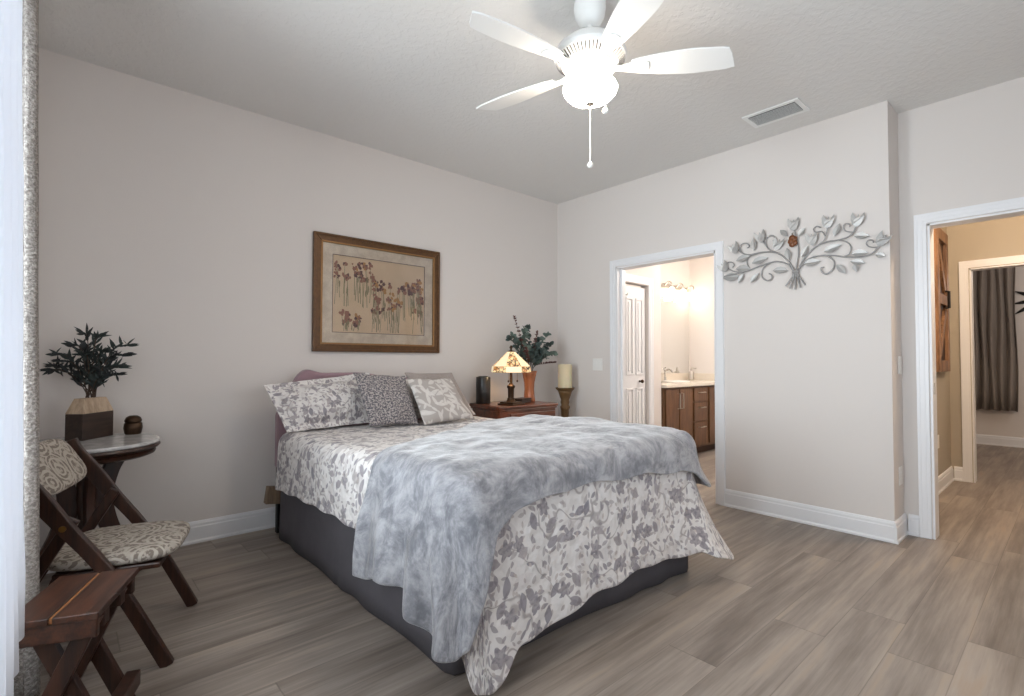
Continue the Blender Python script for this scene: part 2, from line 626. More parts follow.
def tube(bm, pts, rad, seg=8, mi=0, cap=True):
    pts = [Vector(p_) for p_ in pts]
    n_ = len(pts)
    rad = [rad] * n_ if not isinstance(rad, (list, tuple)) else rad
    rings = []
    up = None
    for i in range(n_):
        d = (pts[min(i + 1, n_ - 1)] - pts[max(i - 1, 0)])
        if d.length < 1e-9:
            d = Vector((0, 0, 1))
        d.normalize()
        if up is None:
            up = d.orthogonal().normalized()
        up = (up - d * up.dot(d))
        up = up.normalized() if up.length > 1e-6 else d.orthogonal().normalized()
        sd = d.cross(up)
        rings.append([bm.verts.new(pts[i] + (up * math.cos(2 * PI * k / seg) + sd * math.sin(2 * PI * k / seg)) * rad[i]) for k in range(seg)])
    for a, b in zip(rings, rings[1:]):
        for k in range(seg):
            f_ = bm.faces.new((a[k], a[(k + 1) % seg], b[(k + 1) % seg], b[k]))
            f_.material_index = mi
    if cap:
        bm.faces.new(rings[0][::-1]).material_index = mi
        bm.faces.new(rings[-1]).material_index = mi
    return bm


def lathe(bm, prof, loc=(0, 0, 0), seg=32, mi=0, phase=0.0):
    loc = Vector(loc)
    rings = []
    for r, z in prof:
        if r < 1e-5:
            rings.append([bm.verts.new(loc + Vector((0, 0, z)))])
        else:
            rings.append([bm.verts.new(loc + Vector((r * math.cos(2 * PI * k / seg + phase), r * math.sin(2 * PI * k / seg + phase), z))) for k in range(seg)])
    for a, b in zip(rings, rings[1:]):
        for k in range(seg):
            k2 = (k + 1) % seg
            vs = []
            for v in ((a[k % len(a)], a[k2 % len(a)], b[k2 % len(b)], b[k % len(b)])):
                if v not in vs:
                    vs.append(v)
            if len(vs) > 2:
                bm.faces.new(vs).material_index = mi
    for rg in (rings[0], rings[-1]):
        if len(rg) > 2:
            bm.faces.new(rg).material_index = mi
    return bm


def prism(bm, poly, fr, depth, mi=0):
    """outline poly [(a,b)] placed by fr(a,b,d) at d=0 and d=depth"""
    n_ = len(poly)
    a = [bm.verts.new(fr(p_[0], p_[1], 0.0)) for p_ in poly]
    b = [bm.verts.new(fr(p_[0], p_[1], depth)) for p_ in poly]
    bm.faces.new(a[::-1]).material_index = mi
    bm.faces.new(b).material_index = mi
    for i in range(n_):
        j = (i + 1) % n_
        bm.faces.new((a[i], a[j], b[j], b[i])).material_index = mi
    return bm


def strip(bm, pts, widths, fr, depth, mi=0):
    """flat bar following a 2D path: variable width in its plane, given thickness"""
    L, Rr = [], []
    n_ = len(pts)
    for i, p_ in enumerate(pts):
        a = Vector(pts[max(i - 1, 0)])
        b = Vector(pts[min(i + 1, n_ - 1)])
        d = (b - a).normalized()
        nn = Vector((-d.y, d.x))
        w = widths[i] if isinstance(widths, (list, tuple)) else widths
        L.append(Vector(p_) + nn * w / 2)
        Rr.append(Vector(p_) - nn * w / 2)
    rings = []
    for l, r_ in zip(L, Rr):
        rings.append([bm.verts.new(fr(l.x, l.y, 0)), bm.verts.new(fr(r_.x, r_.y, 0)), bm.verts.new(fr(r_.x, r_.y, depth)), bm.verts.new(fr(l.x, l.y, depth))])
    for a, b in zip(rings, rings[1:]):
        for k in range(4):
            bm.faces.new((a[k], a[(k + 1) % 4], b[(k + 1) % 4], b[k])).material_index = mi
    bm.faces.new(rings[0][::-1]).material_index = mi
    bm.faces.new(rings[-1]).material_index = mi
    return bm


def smooth_path(pts, n_=6):
    """Catmull-Rom through points of any dimension"""
    P = [Vector(p_) for p_ in pts]
    out = []
    for i in range(len(P) - 1):
        p0, p1, p2, p3 = P[max(i - 1, 0)], P[i], P[i + 1], P[min(i + 2, len(P) - 1)]
        for k in range(n_):
            u = k / n_
            out.append(0.5 * ((2 * p1) + (p2 - p0) * u + (2 * p0 - 5 * p1 + 4 * p2 - p3) * u * u + (3 * p1 - p0 - 3 * p2 + p3) * u ** 3))
    out.append(P[-1])
    return out


def leaf(bm, base, d, nrm, ln, wd, mi=0, bend=0.15, round_=False):
    d = d.normalized()
    sd = d.cross(nrm)
    sd = sd.normalized() if sd.length > 1e-5 else d.orthogonal().normalized()
    nn = sd.cross(d)
    prof = ((0, 0.08), (0.2, 0.72), (0.45, 1.0), (0.7, 0.85), (0.88, 0.5), (1.0, 0.03)) if round_ else ((0, 0.1), (0.25, 0.8), (0.5, 1.0), (0.75, 0.65), (1.0, 0.03))
    prev = None
    for u, w in prof:
        c = base + d * ln * u - nn * bend * ln * u * u
        cur = [bm.verts.new(c - sd * wd / 2 * w + nn * 0.12 * wd * w), bm.verts.new(c), bm.verts.new(c + sd * wd / 2 * w + nn * 0.12 * wd * w)]
        if prev:
            bm.faces.new((prev[0], prev[1], cur[1], cur[0])).material_index = mi
            bm.faces.new((prev[1], prev[2], cur[2], cur[1])).material_index = mi
        prev = cur


H = 2.845
# ------------------------------------------------------------------ the room shell
XL, YF = -4.28, -4.45           # inner faces of the left wall and of the wall behind the camera
o = obj('floor', box(B(), (-4.4, -5.2, -0.1), (5.9, 0.15, 0.0)), M['floor'])
struct(o)
struct(obj('ceiling', box(B(), (-4.4, -5.2, H), (5.9, 0.15, H + 0.1)), M['ceiling']))
struct(obj('wall_back', box(B(), (-4.4, 0.0, 0.0), (0.12, 0.12, H)), M['wall']))
OY0, OY1, OZ = -1.762, -0.778, 2.05          # bathroom doorway in the right wall
bm = B()
box(bm, (0, OY1, 0), (0.12, 0.0, H))
box(bm, (0, OY0, OZ), (0.12, OY1, H))
box(bm, (0, -2.927, 0), (0.12, OY0, H))
box(bm, (0.12, -2.927, 0), (0.39, -2.80, H))
struct(obj('wall_right', bm, M['wall']))
HY1, HY0, HZ = -3.076, -3.98, 2.055          # hall doorway in the recessed wall
bm = B()
box(bm, (0.27, HY1, 0), (0.39, -2.927, H))
box(bm, (0.27, HY0, HZ), (0.39, HY1, H))
box(bm, (0.27, -4.57, 0), (0.39, HY0, H))
struct(obj('wall_right_recess', bm, M['wall']))
# left wall with its window opening
WY0, WY1, WZ0, WZ1 = -3.30, -1.60, 0.64, 2.35
bm = B()
box(bm, (XL - 0.12, YF, 0), (XL, WY0, H))
box(bm, (XL - 0.12, WY1, 0), (XL, 0.0, H))
box(bm, (XL - 0.12, WY0, 0), (XL, WY1, WZ0))
box(bm, (XL - 0.12, WY0, WZ1), (XL, WY1, H))
struct(obj('wall_left', bm, M['wall']))
VX0, VX1 = -2.75, -1.15  # opening for the added window of the fill light
bm = B()
box(bm, (-4.4, YF - 0.12, 0), (VX0, YF, H))
box(bm, (VX1, YF - 0.12, 0), (0.39, YF, H))
box(bm, (VX0, YF - 0.12, 0), (VX1, YF, WZ0))
box(bm, (VX0, YF - 0.12, WZ1), (VX1, YF, H))
struct(obj('wall_front', bm, M['wall']))


def window(name, fr, w, z0, z1):
    bm = B()
    for (a0, b0, a1, b1) in ((0, z0, w, z0 + 0.05), (0, z1 - 0.05, w, z1), (0, z0, 0.05, z1), (w - 0.05, z0, w, z1), (w / 2 - 0.03, z0, w / 2 + 0.03, z1), (0, (z0 + z1) / 2 - 0.025, w, (z0 + z1) / 2 + 0.025)):
        prism(bm, ((a0, b0), (a1, b0), (a1, b1), (a0, b1)), fr, 0.05)
    o = struct(obj(name, bm, M['trim']))
    bm = B()
    prism(bm, ((0.03, z0 + 0.03), (w - 0.03, z0 + 0.03), (w - 0.03, z1 - 0.03), (0.03, z1 - 0.03)), lambda a, b, d: fr(a, b, 0.02 + d), 0.006)
    obj('pane', bm, M['pane'], o)


window('window_1', lambda a, b, d: Vector((XL - 0.09 + d, WY0 + a, b)), WY1 - WY0, WZ0, WZ1)

window('fill_window', lambda a, b, d: Vector((VX0 + a, YF - 0.09 + d, b)), VX1 - VX0, WZ0, WZ1)  # unseen window, added to let the fill light in

# baseboards: stepped profile swept along each wall run
BBP = ((0, 0), (0.022, 0), (0.022, 0.012), (0.016, 0.022), (0.016, 0.098), (0.012, 0.104), (0.012, 0.118), (0.006, 0.132), (0, 0.135))


def baseboard(name, a, b, nrm, mat=None):
    a, b, nrm = Vector((*a, 0)), Vector((*b, 0)), Vector((*nrm, 0))
    bm = B()
    prism(bm, BBP, lambda u, v, d: a + nrm * u + (b - a) * (d) + Vector((0, 0, v)), 1.0)
    return struct(obj(name, bm, mat or M['trim']))


baseboard('baseboard_back', (XL, 0), (0, 0), (0, -1))
baseboard('baseboard_right_far', (0, 0), (0, -0.707), (-1, 0))
baseboard('baseboard_right', (0, -1.833), (0, -2.927), (-1, 0))
baseboard('baseboard_right_return', (-0.022, -2.927), (0.27, -2.927), (0, -1))
baseboard('baseboard_right_recess', (0.27, -2.949), (0.27, -3.005), (-1, 0))
baseboard('baseboard_left', (XL, 0), (XL, YF), (1, 0))


def casing(name, fr, w, z, cw=0.070, mat=None):
    """door casing around an opening of width w: fr(a, z, d) with a from 0 to w"""
    bm = B()

    def ring(o0, o1, dep):
        # three mitred members between offsets o0 (inner) and o1 (outer)
        prism(bm, ((-o1, 0), (-o0, 0), (-o0, z + o0), (-o1, z + o1)), fr, dep)
        prism(bm, ((w + o0, 0), (w + o1, 0), (w + o1, z + o1), (w + o0, z + o0)), fr, dep)
        prism(bm, ((-o1, z + o1), (-o0, z + o0), (w + o0, z + o0), (w + o1, z + o1)), fr, dep)
    ring(0.006, cw, 0.011)
    ring(0.026, cw - 0.0008, 0.015)
    ring(cw - 0.018, cw - 0.0016, 0.019)
    return struct(obj(name, bm, mat or M['trim']))


casing('trim_1', lambda a, b, d: Vector((-d, OY1 - a, b)), OY1 - OY0, OZ)
casing('trim_2', lambda a, b, d: Vector((0.27 - d, HY1 - a, b)), HY1 - HY0, HZ)
# jamb linings
bm = B()
box(bm, (-0.004, OY1 - 0.012, 0), (0.124, OY1, OZ))
box(bm, (-0.004, OY0, 0), (0.124, OY0 + 0.012, OZ))
box(bm, (-0.004, OY0, OZ - 0.012), (0.124, OY1, OZ))
box(bm, (0.05, OY1 - 0.03, 0), (0.075, OY1 - 0.011, OZ))
struct(obj('trim_3', bm, M['trim']))
bm = B()
box(bm, (0.266, HY1 - 0.012, 0), (0.394, HY1, HZ))
box(bm, (0.266, HY0, 0), (0.394, HY0 + 0.012, HZ))
box(bm, (0.266, HY0, HZ - 0.012), (0.394, HY1, HZ))
jt = struct(obj('trim_4', bm, M['trim']))
bm = B()
box(bm, (0.30, HY1 - 0.0145, 0.935), (0.335, HY1 - 0.011, 1.01))
obj('strike_plate', bm, M['nickel'], jt)

# ------------------------------------------------------------------ bathroom seen through the first doorway
BW = -0.56
bm = B()
box(bm, (0.12, BW, 0), (0.42, BW + 0.09, 2.62))
box(bm, (0.86, BW, 0), (1.12, BW + 0.09, 2.62))
box(bm, (0.42, BW, 1.985), (0.86, BW + 0.09, 2.62))
struct(obj('wall_bathroom_closet', bm, M['wall']))
struct(obj('wall_bathroom_back', box(B(), (0.12, -0.02, 0), (2.86, 0.10, 2.62)), M['wall']))
struct(obj('wall_bathroom_right', box(B(), (2.74, -2.8, 0), (2.86, -0.02, 2.62)), M['wall']))
struct(obj('wall_bathroom_front', box(B(), (0.39, -2.80, 0), (2.86, -2.70, 2.62)), M['wall']))
struct(obj('ceiling_bathroom', box(B(), (0.12, -2.8, 2.62), (2.86, 0.10, 2.66)), M['ceiling']))
casing('trim_5', lambda a, b, d: Vector((0.42 + a, BW - d, b)), 0.44, 1.985, 0.085)
baseboard('baseboard_bathroom', (0.95, BW), (1.12, BW), (0, -1))
# four-panel closet door
bm = B()
dx0, dx1, dy = 0.425, 0.855, BW + 0.03
box(bm, (dx0, dy, 0.01), (dx1, dy + 0.035, 1.955))
door = struct(obj('door_1', bm, M['trim'], bevel=0.003))
for (a0, a1) in ((dx0 + 0.06, (dx0 + dx1) / 2 - 0.025), ((dx0 + dx1) / 2 + 0.025, dx1 - 0.06)):
    for (b0, b1) in ((0.22, 0.86), (1.0, 1.83)):
        bm = B()
        for (i0, i1, y0) in ((0, 0.022, 0.012),):
            prism(bm, ((a0, b0), (a1, b0), (a1 - 0.02, b0 + 0.02), (a0 + 0.02, b0 + 0.02)), lambda a, b, d: Vector((a, dy - d, b)), 0.011)
            prism(bm, ((a0, b1), (a1, b1), (a1 - 0.02, b1 - 0.02), (a0 + 0.02, b1 - 0.02)), lambda a, b, d: Vector((a, dy - d, b)), 0.011)
            prism(bm, ((a0, b0), (a0 + 0.02, b0 + 0.02), (a0 + 0.02, b1 - 0.02), (a0, b1)), lambda a, b, d: Vector((a, dy - d, b)), 0.011)
            prism(bm, ((a1, b0), (a1 - 0.02, b0 + 0.02), (a1 - 0.02, b1 - 0.02), (a1, b1)), lambda a, b, d: Vector((a, dy - d, b)), 0.011)
        prism(bm, ((a0 + 0.045, b0 + 0.045), (a1 - 0.045, b0 + 0.045), (a1 - 0.045, b1 - 0.045), (a0 + 0.045, b1 - 0.045)), lambda a, b, d: Vector((a, dy - d, b)), 0.008)
        obj('panel', bm, M['trim'], door, bevel=0.003)
bm = B()
lathe(bm, ((0, 0), (0.012, 0), (0.010, 0.012), (0.008, 0.018), (0.018, 0.030), (0.020, 0.042), (0.012, 0.052), (0, 0.054)), seg=16)
bm.transform(Matrix.Translation((0.735, dy, 0.93)) @ Matrix.Rotation(PI / 2, 4, 'X'))
obj('knob', bm, M['bronze'], door, smooth=True)
# dark gap above the door = the closet's shaded interior
bm = B()
tube(bm, [(0.46, dy + 0.01, 1.958), (0.46, dy - 0.012, 1.962), (0.46, dy - 0.016, 1.92), (0.46, dy - 0.014, 1.86), (0.46, dy - 0.04, 1.845), (0.46, dy - 0.05, 1.87)], 0.006, 8)
o = obj('over_door_hook', bm, M['white_metal'], smooth=True)
tag(o, 'small white hook hanging over the top of the white panelled closet door', 'hook')

# vanity
VY = -0.60
V = thing('bathroom_vanity', 'brown wooden bathroom vanity with two doors and a stack of drawers', 'vanity', (1.9, -0.3, 0))
bm = B()
box(bm, (1.125, VY + 0.02, 0.09), (2.735, -0.025, 0.845))
obj('body', bm, M['vanity'], V, world=True)
obj('toe_kick', box(B(), (1.125, VY + 0.08, 0.0), (2.735, -0.025, 0.09)), M['vanity_dark'], V, world=True)


def front(name, x0, x1, z0, z1, vertical):
    bm = B()
    box(bm, (x0, VY, z0), (x1, VY + 0.019, z1))
    d = obj(name, bm, M['vanity'], V, bevel=0.003, world=True)
    bm = B()
    if vertical is None:
        xm, zm = (x0 + x1) / 2, z1 - 0.06 if z1 - z0 > 0.16 else (z0 + z1) / 2
        pts = [(xm - 0.07, VY, zm), (xm - 0.07, VY - 0.03, zm), (xm + 0.07, VY - 0.03, zm), (xm + 0.07, VY, zm)]
    else:
        xm = vertical
        pts = [(xm, VY, z1 - 0.05), (xm, VY - 0.03, z1 - 0.05), (xm, VY - 0.03, z1 - 0.23), (xm, VY, z1 - 0.23)]
    tube(bm, pts, 0.006, 8)
    obj('handle', bm, M['nickel'], d, world=True)
    return d


front('door', 1.16, 1.435, 0.12, 0.825, 1.405)
front('door', 1.455, 1.735, 0.12, 0.825, 1.485)
for (z0, z1) in ((0.66, 0.825), (0.42, 0.64), (0.12, 0.40)):
    front('drawer', 1.79, 2.11, z0, z1, None)
front('door', 2.17, 2.44, 0.12, 0.825, 2.41)
front('door', 2.46, 2.72, 0.12, 0.825, 2.49)
bm = B()
box(bm, (1.122, VY - 0.025, 0.845), (2.738, -0.021, 0.885))
ct = obj('countertop', bm, M['counter'], V, bevel=0.006, world=True)
bm = B()
box(bm, (1.122, -0.040, 0.885), (2.738, -0.0205, 0.98))
box(bm, (2.72, VY, 0.885), (2.7395, -0.04, 0.98))
obj('backsplash', bm, M['counter'], V, bevel=0.003, world=True)
bm = B()
lathe(bm, ((0.20, 0.0), (0.205, 0.012), (0.19, 0.016), (0.175, 0.008), (0.16, 0.004), (0, 0.003)), (0, 0, 0), 32)
bm.transform(Matrix.Translation((1.85, -0.31, 0.885)) @ Matrix.Diagonal((1.1, 0.8, 1, 1)))
obj('sink_basin', bm, M['sink'], V, smooth=True, world=True)
Fc = thing('sink_faucet', 'chrome arched sink faucet standing on the bathroom countertop', 'faucet', (1.95, -0.10, 0.8855))
bm = B()
lathe(bm, ((0.03, 0), (0.03, 0.012), (0.016, 0.02), (0.016, 0.06), (0.0, 0.062)), (0, 0, 0), 20)
obj('base', bm, M['chrome'], Fc, smooth=True)
bm = B()
tube(bm, smooth_path([(0, 0, 0.05), (0, 0, 0.11), (0, -0.03, 0.15), (0, -0.08, 0.15), (0, -0.11, 0.115)]), 0.012, 12)
obj('spout', bm, M['chrome'], Fc, smooth=True)
bm = B()
tube(bm, [(0, 0.0, 0.13), (0.0, 0.02, 0.165), (0.05, 0.02, 0.18)], 0.008, 10)
obj('handle', bm, M['chrome'], Fc, smooth=True)
Sd = thing('soap_dispenser', 'slim silver pump dispenser on the bathroom counter by the side splash', 'dispenser', (2.55, -0.14, 0.8855))
bm = B()
lathe(bm, ((0.0, 0), (0.036, 0), (0.038, 0.01), (0.038, 0.11), (0.03, 0.125), (0.012, 0.13), (0.012, 0.15), (0, 0.15)), (0, 0, 0), 24)
obj('bottle', bm, M['nickel'], Sd, auto=40)
bm = B()
tube(bm, [(0, 0, 0.15), (0, 0, 0.17), (0.02, -0.01, 0.172), (0.08, -0.03, 0.165)], 0.007, 8)
obj('pump', bm, M['nickel'], Sd, smooth=True)
o = obj('wall_mirror', box(B(), (1.15, -0.028, 0.985), (2.70, -0.0205, 2.01)), M['mirror'])
tag(o, 'large frameless mirror above the bathroom vanity', 'mirror')
L = thing('vanity_light', 'three-globe vanity light bar above the bathroom mirror', 'light', (2.34, -0.03, 2.16))
bm = B()
box(bm, (-0.34, -0.02, -0.03), (0.34, 0.008, 0.03))
obj('back_plate', bm, M['nickel'], L, bevel=0.006)
for k in (-0.29, 0.0, 0.29):
    bm = B()
    tube(bm, smooth_path([(k, -0.01, 0), (k, -0.06, 0.05), (k, -0.11, 0.03), (k, -0.115, -0.03)]), 0.009, 10)
    a_ = obj('arm', bm, M['nickel'], L, smooth=True)
    bm = B()
    lathe(bm, ((0.022, 0.0), (0.035, -0.02), (0.055, -0.08), (0.062, -0.13), (0.058, -0.132), (0.0, -0.10)), (k, -0.115, -0.03), 24)
    obj('globe', bm, M['globe'], a_, smooth=True)

# ------------------------------------------------------------------ hall and far room
struct(obj('wall_hall_left', box(B(), (0.39, -2.875, 0), (2.65, -2.80, H)), M['beige']))
FY1, FY0, FZ = -3.035, -3.86, 2.045
bm = B()
box(bm, (2.53, FY1, 0), (2.65, -2.875, H))
box(bm, (2.53, FY0, FZ), (2.65, FY1, H))
box(bm, (2.53, -4.9, 0), (2.65, FY0, H))
struct(obj('wall_hall_far', bm, M['beige']))
struct(obj('wall_hall_right', box(B(), (0.39, -4.57, 0), (2.53, -4.45, H)), M['beige']))
casing('trim_6', lambda a, b, d: Vector((2.53 - d, FY1 - a, b)), FY1 - FY0, FZ, 0.075)
bm = B()
box(bm, (2.526, FY1 - 0.012, 0), (2.654, FY1, FZ))
box(bm, (2.526, FY0, 0), (2.654, FY0 + 0.012, FZ))
box(bm, (2.526, FY0, FZ - 0.012), (2.654, FY1, FZ))
struct(obj('trim_7', bm, M['trim']))
baseboard('baseboard_hall_left', (0.394, -2.875), (2.53, -2.875), (0, -1))
baseboard('baseboard_hall_far', (2.53, -2.897), (2.53, -2.96), (-1, 0))
struct(obj('wall_far_room', box(B(), (5.66, -5.2, 0), (5.78, -2.2, H)), M['wall']))
struct(obj('wall_far_room_left', box(B(), (2.65, -2.5, 0), (5.66, -2.38, H)), M['wall']))
struct(obj('wall_far_room_right', box(B(), (2.65, -5.1, 0), (5.66, -4.98, H)), M['wall']))
baseboard('baseboard_far_room', (5.66, -2.5), (5.66, -4.98), (-1, 0))


def plate(name, label, cat, fr, w, h, rockers, outlet=False):
    P = thing(name, label, cat, fr(0, 0, 0))
    bm = B()
    prism(bm, ((-w / 2, -h / 2), (w / 2, -h / 2), (w / 2, h / 2), (-w / 2, h / 2)), fr, 0.006)
    obj('plate', bm, M['white_plastic'], P, bevel=0.002, world=True)
    for k in range(rockers):
        c = (k - (rockers - 1) / 2) * 0.046
        bm = B()
        if outlet:
            for zz in (-0.02, 0.02):
                prism(bm, [(c + 0.016 * math.cos(q * PI / 8), zz + 0.0145 * math.sin(q * PI / 8)) for q in range(16)], lambda a, b, d: fr(a, b, 0.006 + d), 0.002)
            obj('socket', bm, M['white_plastic'], P, world=True)
        else:
            prism(bm, ((c - 0.0165, -0.033), (c + 0.0165, -0.033), (c + 0.0165, 0.033), (c - 0.0165, 0.033)), lambda a, b, d: fr(a, b, 0.006 + d), 0.003)
            obj('rocker', bm, M['white_plastic'], P, bevel=0.001, world=True)
    return P


plate('light_switch', 'double white light switch on the wall between the room corner and bathroom door', 'light switch', lambda a, b, d: Vector((-d, -0.545 - a, 1.115 + b)), 0.118, 0.118, 2)
plate('light_switch', 'white light switch on the narrow wall return beside the hall doorway', 'light switch', lambda a, b, d: Vector((0.20 + a, -2.927 - d, 1.125 + b)), 0.075, 0.118, 1)
plate('wall_outlet', 'white wall outlet low on the narrow wall return beside the hall doorway', 'outlet', lambda a, b, d: Vector((0.165 + a, -2.927 - d, 0.40 + b)), 0.075, 0.118, 1, True)
plate('wall_outlet', 'white wall outlet low on the hall wall under the wooden barn panel', 'outlet', lambda a, b, d: Vector((1.85 + a, -2.875 - d, 0.44 + b)), 0.075, 0.118, 1, True)

# barn-door style panel on the hall wall
D = thing('barn_wood_panel', 'rustic brown wooden barn-door panel with diagonal braces on the hall wall', 'wall decor', (2.1, -2.876, 1.05))
px0, px1, pz0, pz1 = 1.70, 2.24, 1.06, 2.34
fr = lambda a, b, d: Vector((a, -2.876 - d, b))
bm = B()
for k in range(5):
    a0 = px0 + 0.02 + k * (px1 - px0 - 0.04) / 5
    prism(bm, ((a0 + 0.003, pz0 + 0.02), (a0 + 0.125, pz0 + 0.02), (a0 + 0.125, pz1 - 0.02), (a0 + 0.003, pz1 - 0.02)), fr, 0.018)
obj('back_board', bm, M['barn_dark'], D, world=True)
for q in (((px0, pz0), (px0 + 0.09, pz0), (px0 + 0.09, pz1), (px0, pz1)), ((px1 - 0.09, pz0), (px1, pz0), (px1, pz1), (px1 - 0.09, pz1)),
          ((px0 + 0.09, pz0), (px1 - 0.09, pz0), (px1 - 0.09, pz0 + 0.1), (px0 + 0.09, pz0 + 0.1)), ((px0 + 0.09, pz1 - 0.1), (px1 - 0.09, pz1 - 0.1), (px1 - 0.09, pz1), (px0 + 0.09, pz1)),
          ((px0 + 0.09, 1.665), (px1 - 0.09, 1.665), (px1 - 0.09, 1.755), (px0 + 0.09, 1.755))):
    obj('rail', prism(B(), q, fr, 0.045), M['barn'], D, bevel=0.003, world=True)
for (a, b, c_, d_) in ((px0 + 0.09, pz0 + 0.1, px1 - 0.09, 1.665), (px0 + 0.09, pz1 - 0.1, px1 - 0.09, 1.755)):
    obj('brace', strip(B(), [(a + 0.03, b + (0.05 if d_ > b else -0.05)), (c_ - 0.03, d_ - (0.05 if d_ > b else -0.05))], 0.075, fr, 0.04), M['barn'], D, world=True)
bm = B()
tube(bm, [(2.05, -2.92, 1.64), (2.05, -2.945, 1.64), (2.05, -2.945, 1.79), (2.05, -2.92, 1.79)], 0.012, 8)
obj('handle', bm, M['black_iron'], D, world=True)

# far room: curtain on its rod, dark metal sprig
bm = B()
n_ = 90
prev = None
for i in range(n_ + 1):
    u = i / n_
    y = -2.70 - 0.47 * u
    xx = 5.55 + 0.045 * math.sin(u * 2 * PI * 5.5) + 0.012 * math.sin(u * 40)
    col_ = []
    for j in range(9):
        z = 0.49 + (2.62 - 0.49) * j / 8
        k = 1.0 - 0.25 * j / 8
        col_.append(bm.verts.new((5.55 + (xx - 5.55) * k, y + 0.01 * math.sin(j + u * 9), z + (0.008 * math.sin(u * 30) if j == 0 else 0))))
    if prev:
        for j in range(8):
            bm.faces.new((prev[j], col_[j], col_[j + 1], prev[j + 1]))
    prev = col_
o = obj('window_curtain', bm, M['drape'], smooth=True)
o.modifiers.new('thickness', 'SOLIDIFY').thickness = 0.004
tag(o, 'long taupe curtain hanging in the room beyond the hall', 'curtain')
Rd = thing('curtain_rod', 'dark curtain rod in the room beyond the hall', 'curtain rod', (5.66, -3.3, 2.63))
obj('rod', tube(B(), [(5.55, -2.6, 2.63), (5.55, -4.4, 2.63)], 0.012, 10), M['black_iron'], Rd, world=True)
for yy in (-2.64, -4.36):
    obj('bracket', tube(B(), [(5.659, yy, 2.63), (5.55, yy, 2.63)], 0.01, 8), M['black_iron'], Rd, world=True)
bm = B()
for (a, l_) in ((2.7, 0.30), (3.3, 0.30), (3.75, 0.34), (0.5, 0.3), (5.7, 0.3), (1.6, 0.3)):
    c0 = Vector((5.655, -3.42, 1.98))
    leaf(bm, c0, Vector((0, -math.cos(a), math.sin(a))), Vector((1, 0, 0.05)), l_, 0.05, 0, 0.05)
o = obj('metal_wall_flower', bm, M['black_iron'])
o.modifiers.new('thickness', 'SOLIDIFY').thickness = 0.006
tag(o, 'dark metal wall ornament with pointed petals in the room beyond the hall', 'wall decor')

# ------------------------------------------------------------------ ceiling vent and ceiling fan
Vn = thing('ceiling_vent', 'white rectangular air vent in the ceiling near the right wall', 'vent', (-0.36, -2.37, H))
bm = B()
vx0, vx1, vy0, vy1 = -0.475, -0.25, -2.555, -2.195
zt_ = H - 0.0005
for q in ((vx0, vy0, vx1, vy0 + 0.03), (vx0, vy1 - 0.03, vx1, vy1), (vx0, vy0 + 0.03, vx0 + 0.03, vy1 - 0.03), (vx1 - 0.03, vy0 + 0.03, vx1, vy1 - 0.03)):
    box(bm, (q[0], q[1], zt_ - 0.010), (q[2], q[3], zt_))
obj('frame', bm, M['white_metal'], Vn, bevel=0.002, world=True)
obj('duct', box(B(), (vx0 + 0.03, vy0 + 0.03, zt_ - 0.0015), (vx1 - 0.03, vy1 - 0.03, zt_)), M['vent_dark'], Vn, world=True)
for k in range(9):
    xx = vx0 + 0.042 + k * (vx1 - vx0 - 0.084) / 8
    rot = Matrix.Translation((xx, 0, zt_ - 0.011)) @ Matrix.Rotation(math.radians(-36), 4, 'Y')
    obj('louver', box(B(), (-0.011, vy0 + 0.03, -0.0012), (0.011, vy1 - 0.03, 0.0012), rot), M['white_metal'], Vn, world=True)

FAN = Vector((-2.162, -2.238, 0))
Fn = thing('ceiling_fan', 'white ceiling fan with a lit frosted bowl light above the bed', 'ceiling fan', (FAN.x, FAN.y, H))
dz = -H


def fl(name, prof, mat, seg=40, parent=None, auto=35):
    bm = B()
    lathe(bm, [(r_, z + dz) for r_, z in prof], (0, 0, 0), seg)
    return obj(name, bm, mat, parent or Fn, auto=auto)


fl('canopy', ((0.0, H - 0.0005), (0.062, H - 0.0005), (0.072, 2.82), (0.074, 2.79), (0.068, 2.75), (0.052, 2.72), (0.03, 2.708), (0.0, 2.706)), M['white_metal'])
fl('downrod', ((0.0, 2.71), (0.014, 2.71), (0.014, 2.69), (0.024, 2.685), (0.026, 2.66), (0.0, 2.66)), M['white_metal'], 20)
mh = fl('motor_housing', ((0.0, 2.660), (0.03, 2.660), (0.07, 2.650), (0.12, 2.626), (0.155, 2.594), (0.168, 2.566), (0.164, 2.548), (0.125, 2.516), (0.118, 2.511), (0.118, 2.504), (0.095, 2.500), (0.0, 2.500)), M['white_metal'])
bm = B()
for k in range(56):
    a = 2 * PI * k / 56
    rot = Matrix.Rotation(a, 4, 'Z') @ Matrix.Translation((0.1445, 0, 2.532 + dz)) @ Matrix.Rotation(math.radians(51), 4, 'Y')
    box(bm, (-0.002, -0.0028, -0.019), (0.0022, 0.0028, 0.019), rot)
obj('vent_slots', bm, M['vent_dark'], mh)
fl('switch_housing', ((0.0, 2.501), (0.064, 2.501), (0.070, 2.494), (0.070, 2.452), (0.076, 2.446), (0.0, 2.446)), M['white_metal'])
fl('light_fitter', ((0.0, 2.447), (0.080, 2.447), (0.104, 2.436), (0.104, 2.4225), (0.0, 2.4225)), M['white_metal'])
bw = fl('light_bowl', ((0.102, 2.426), (0.121, 2.423), (0.126, 2.412), (0.120, 2.393), (0.100, 2.371), (0.07, 2.356), (0.035, 2.348), (0.0, 2.346)), M['bowl'], 40, None, 80)
fl('finial', ((0.0, 2.3475), (0.018, 2.346), (0.020, 2.340), (0.010, 2.334), (0.0, 2.330)), M['nickel'], 20, bw)
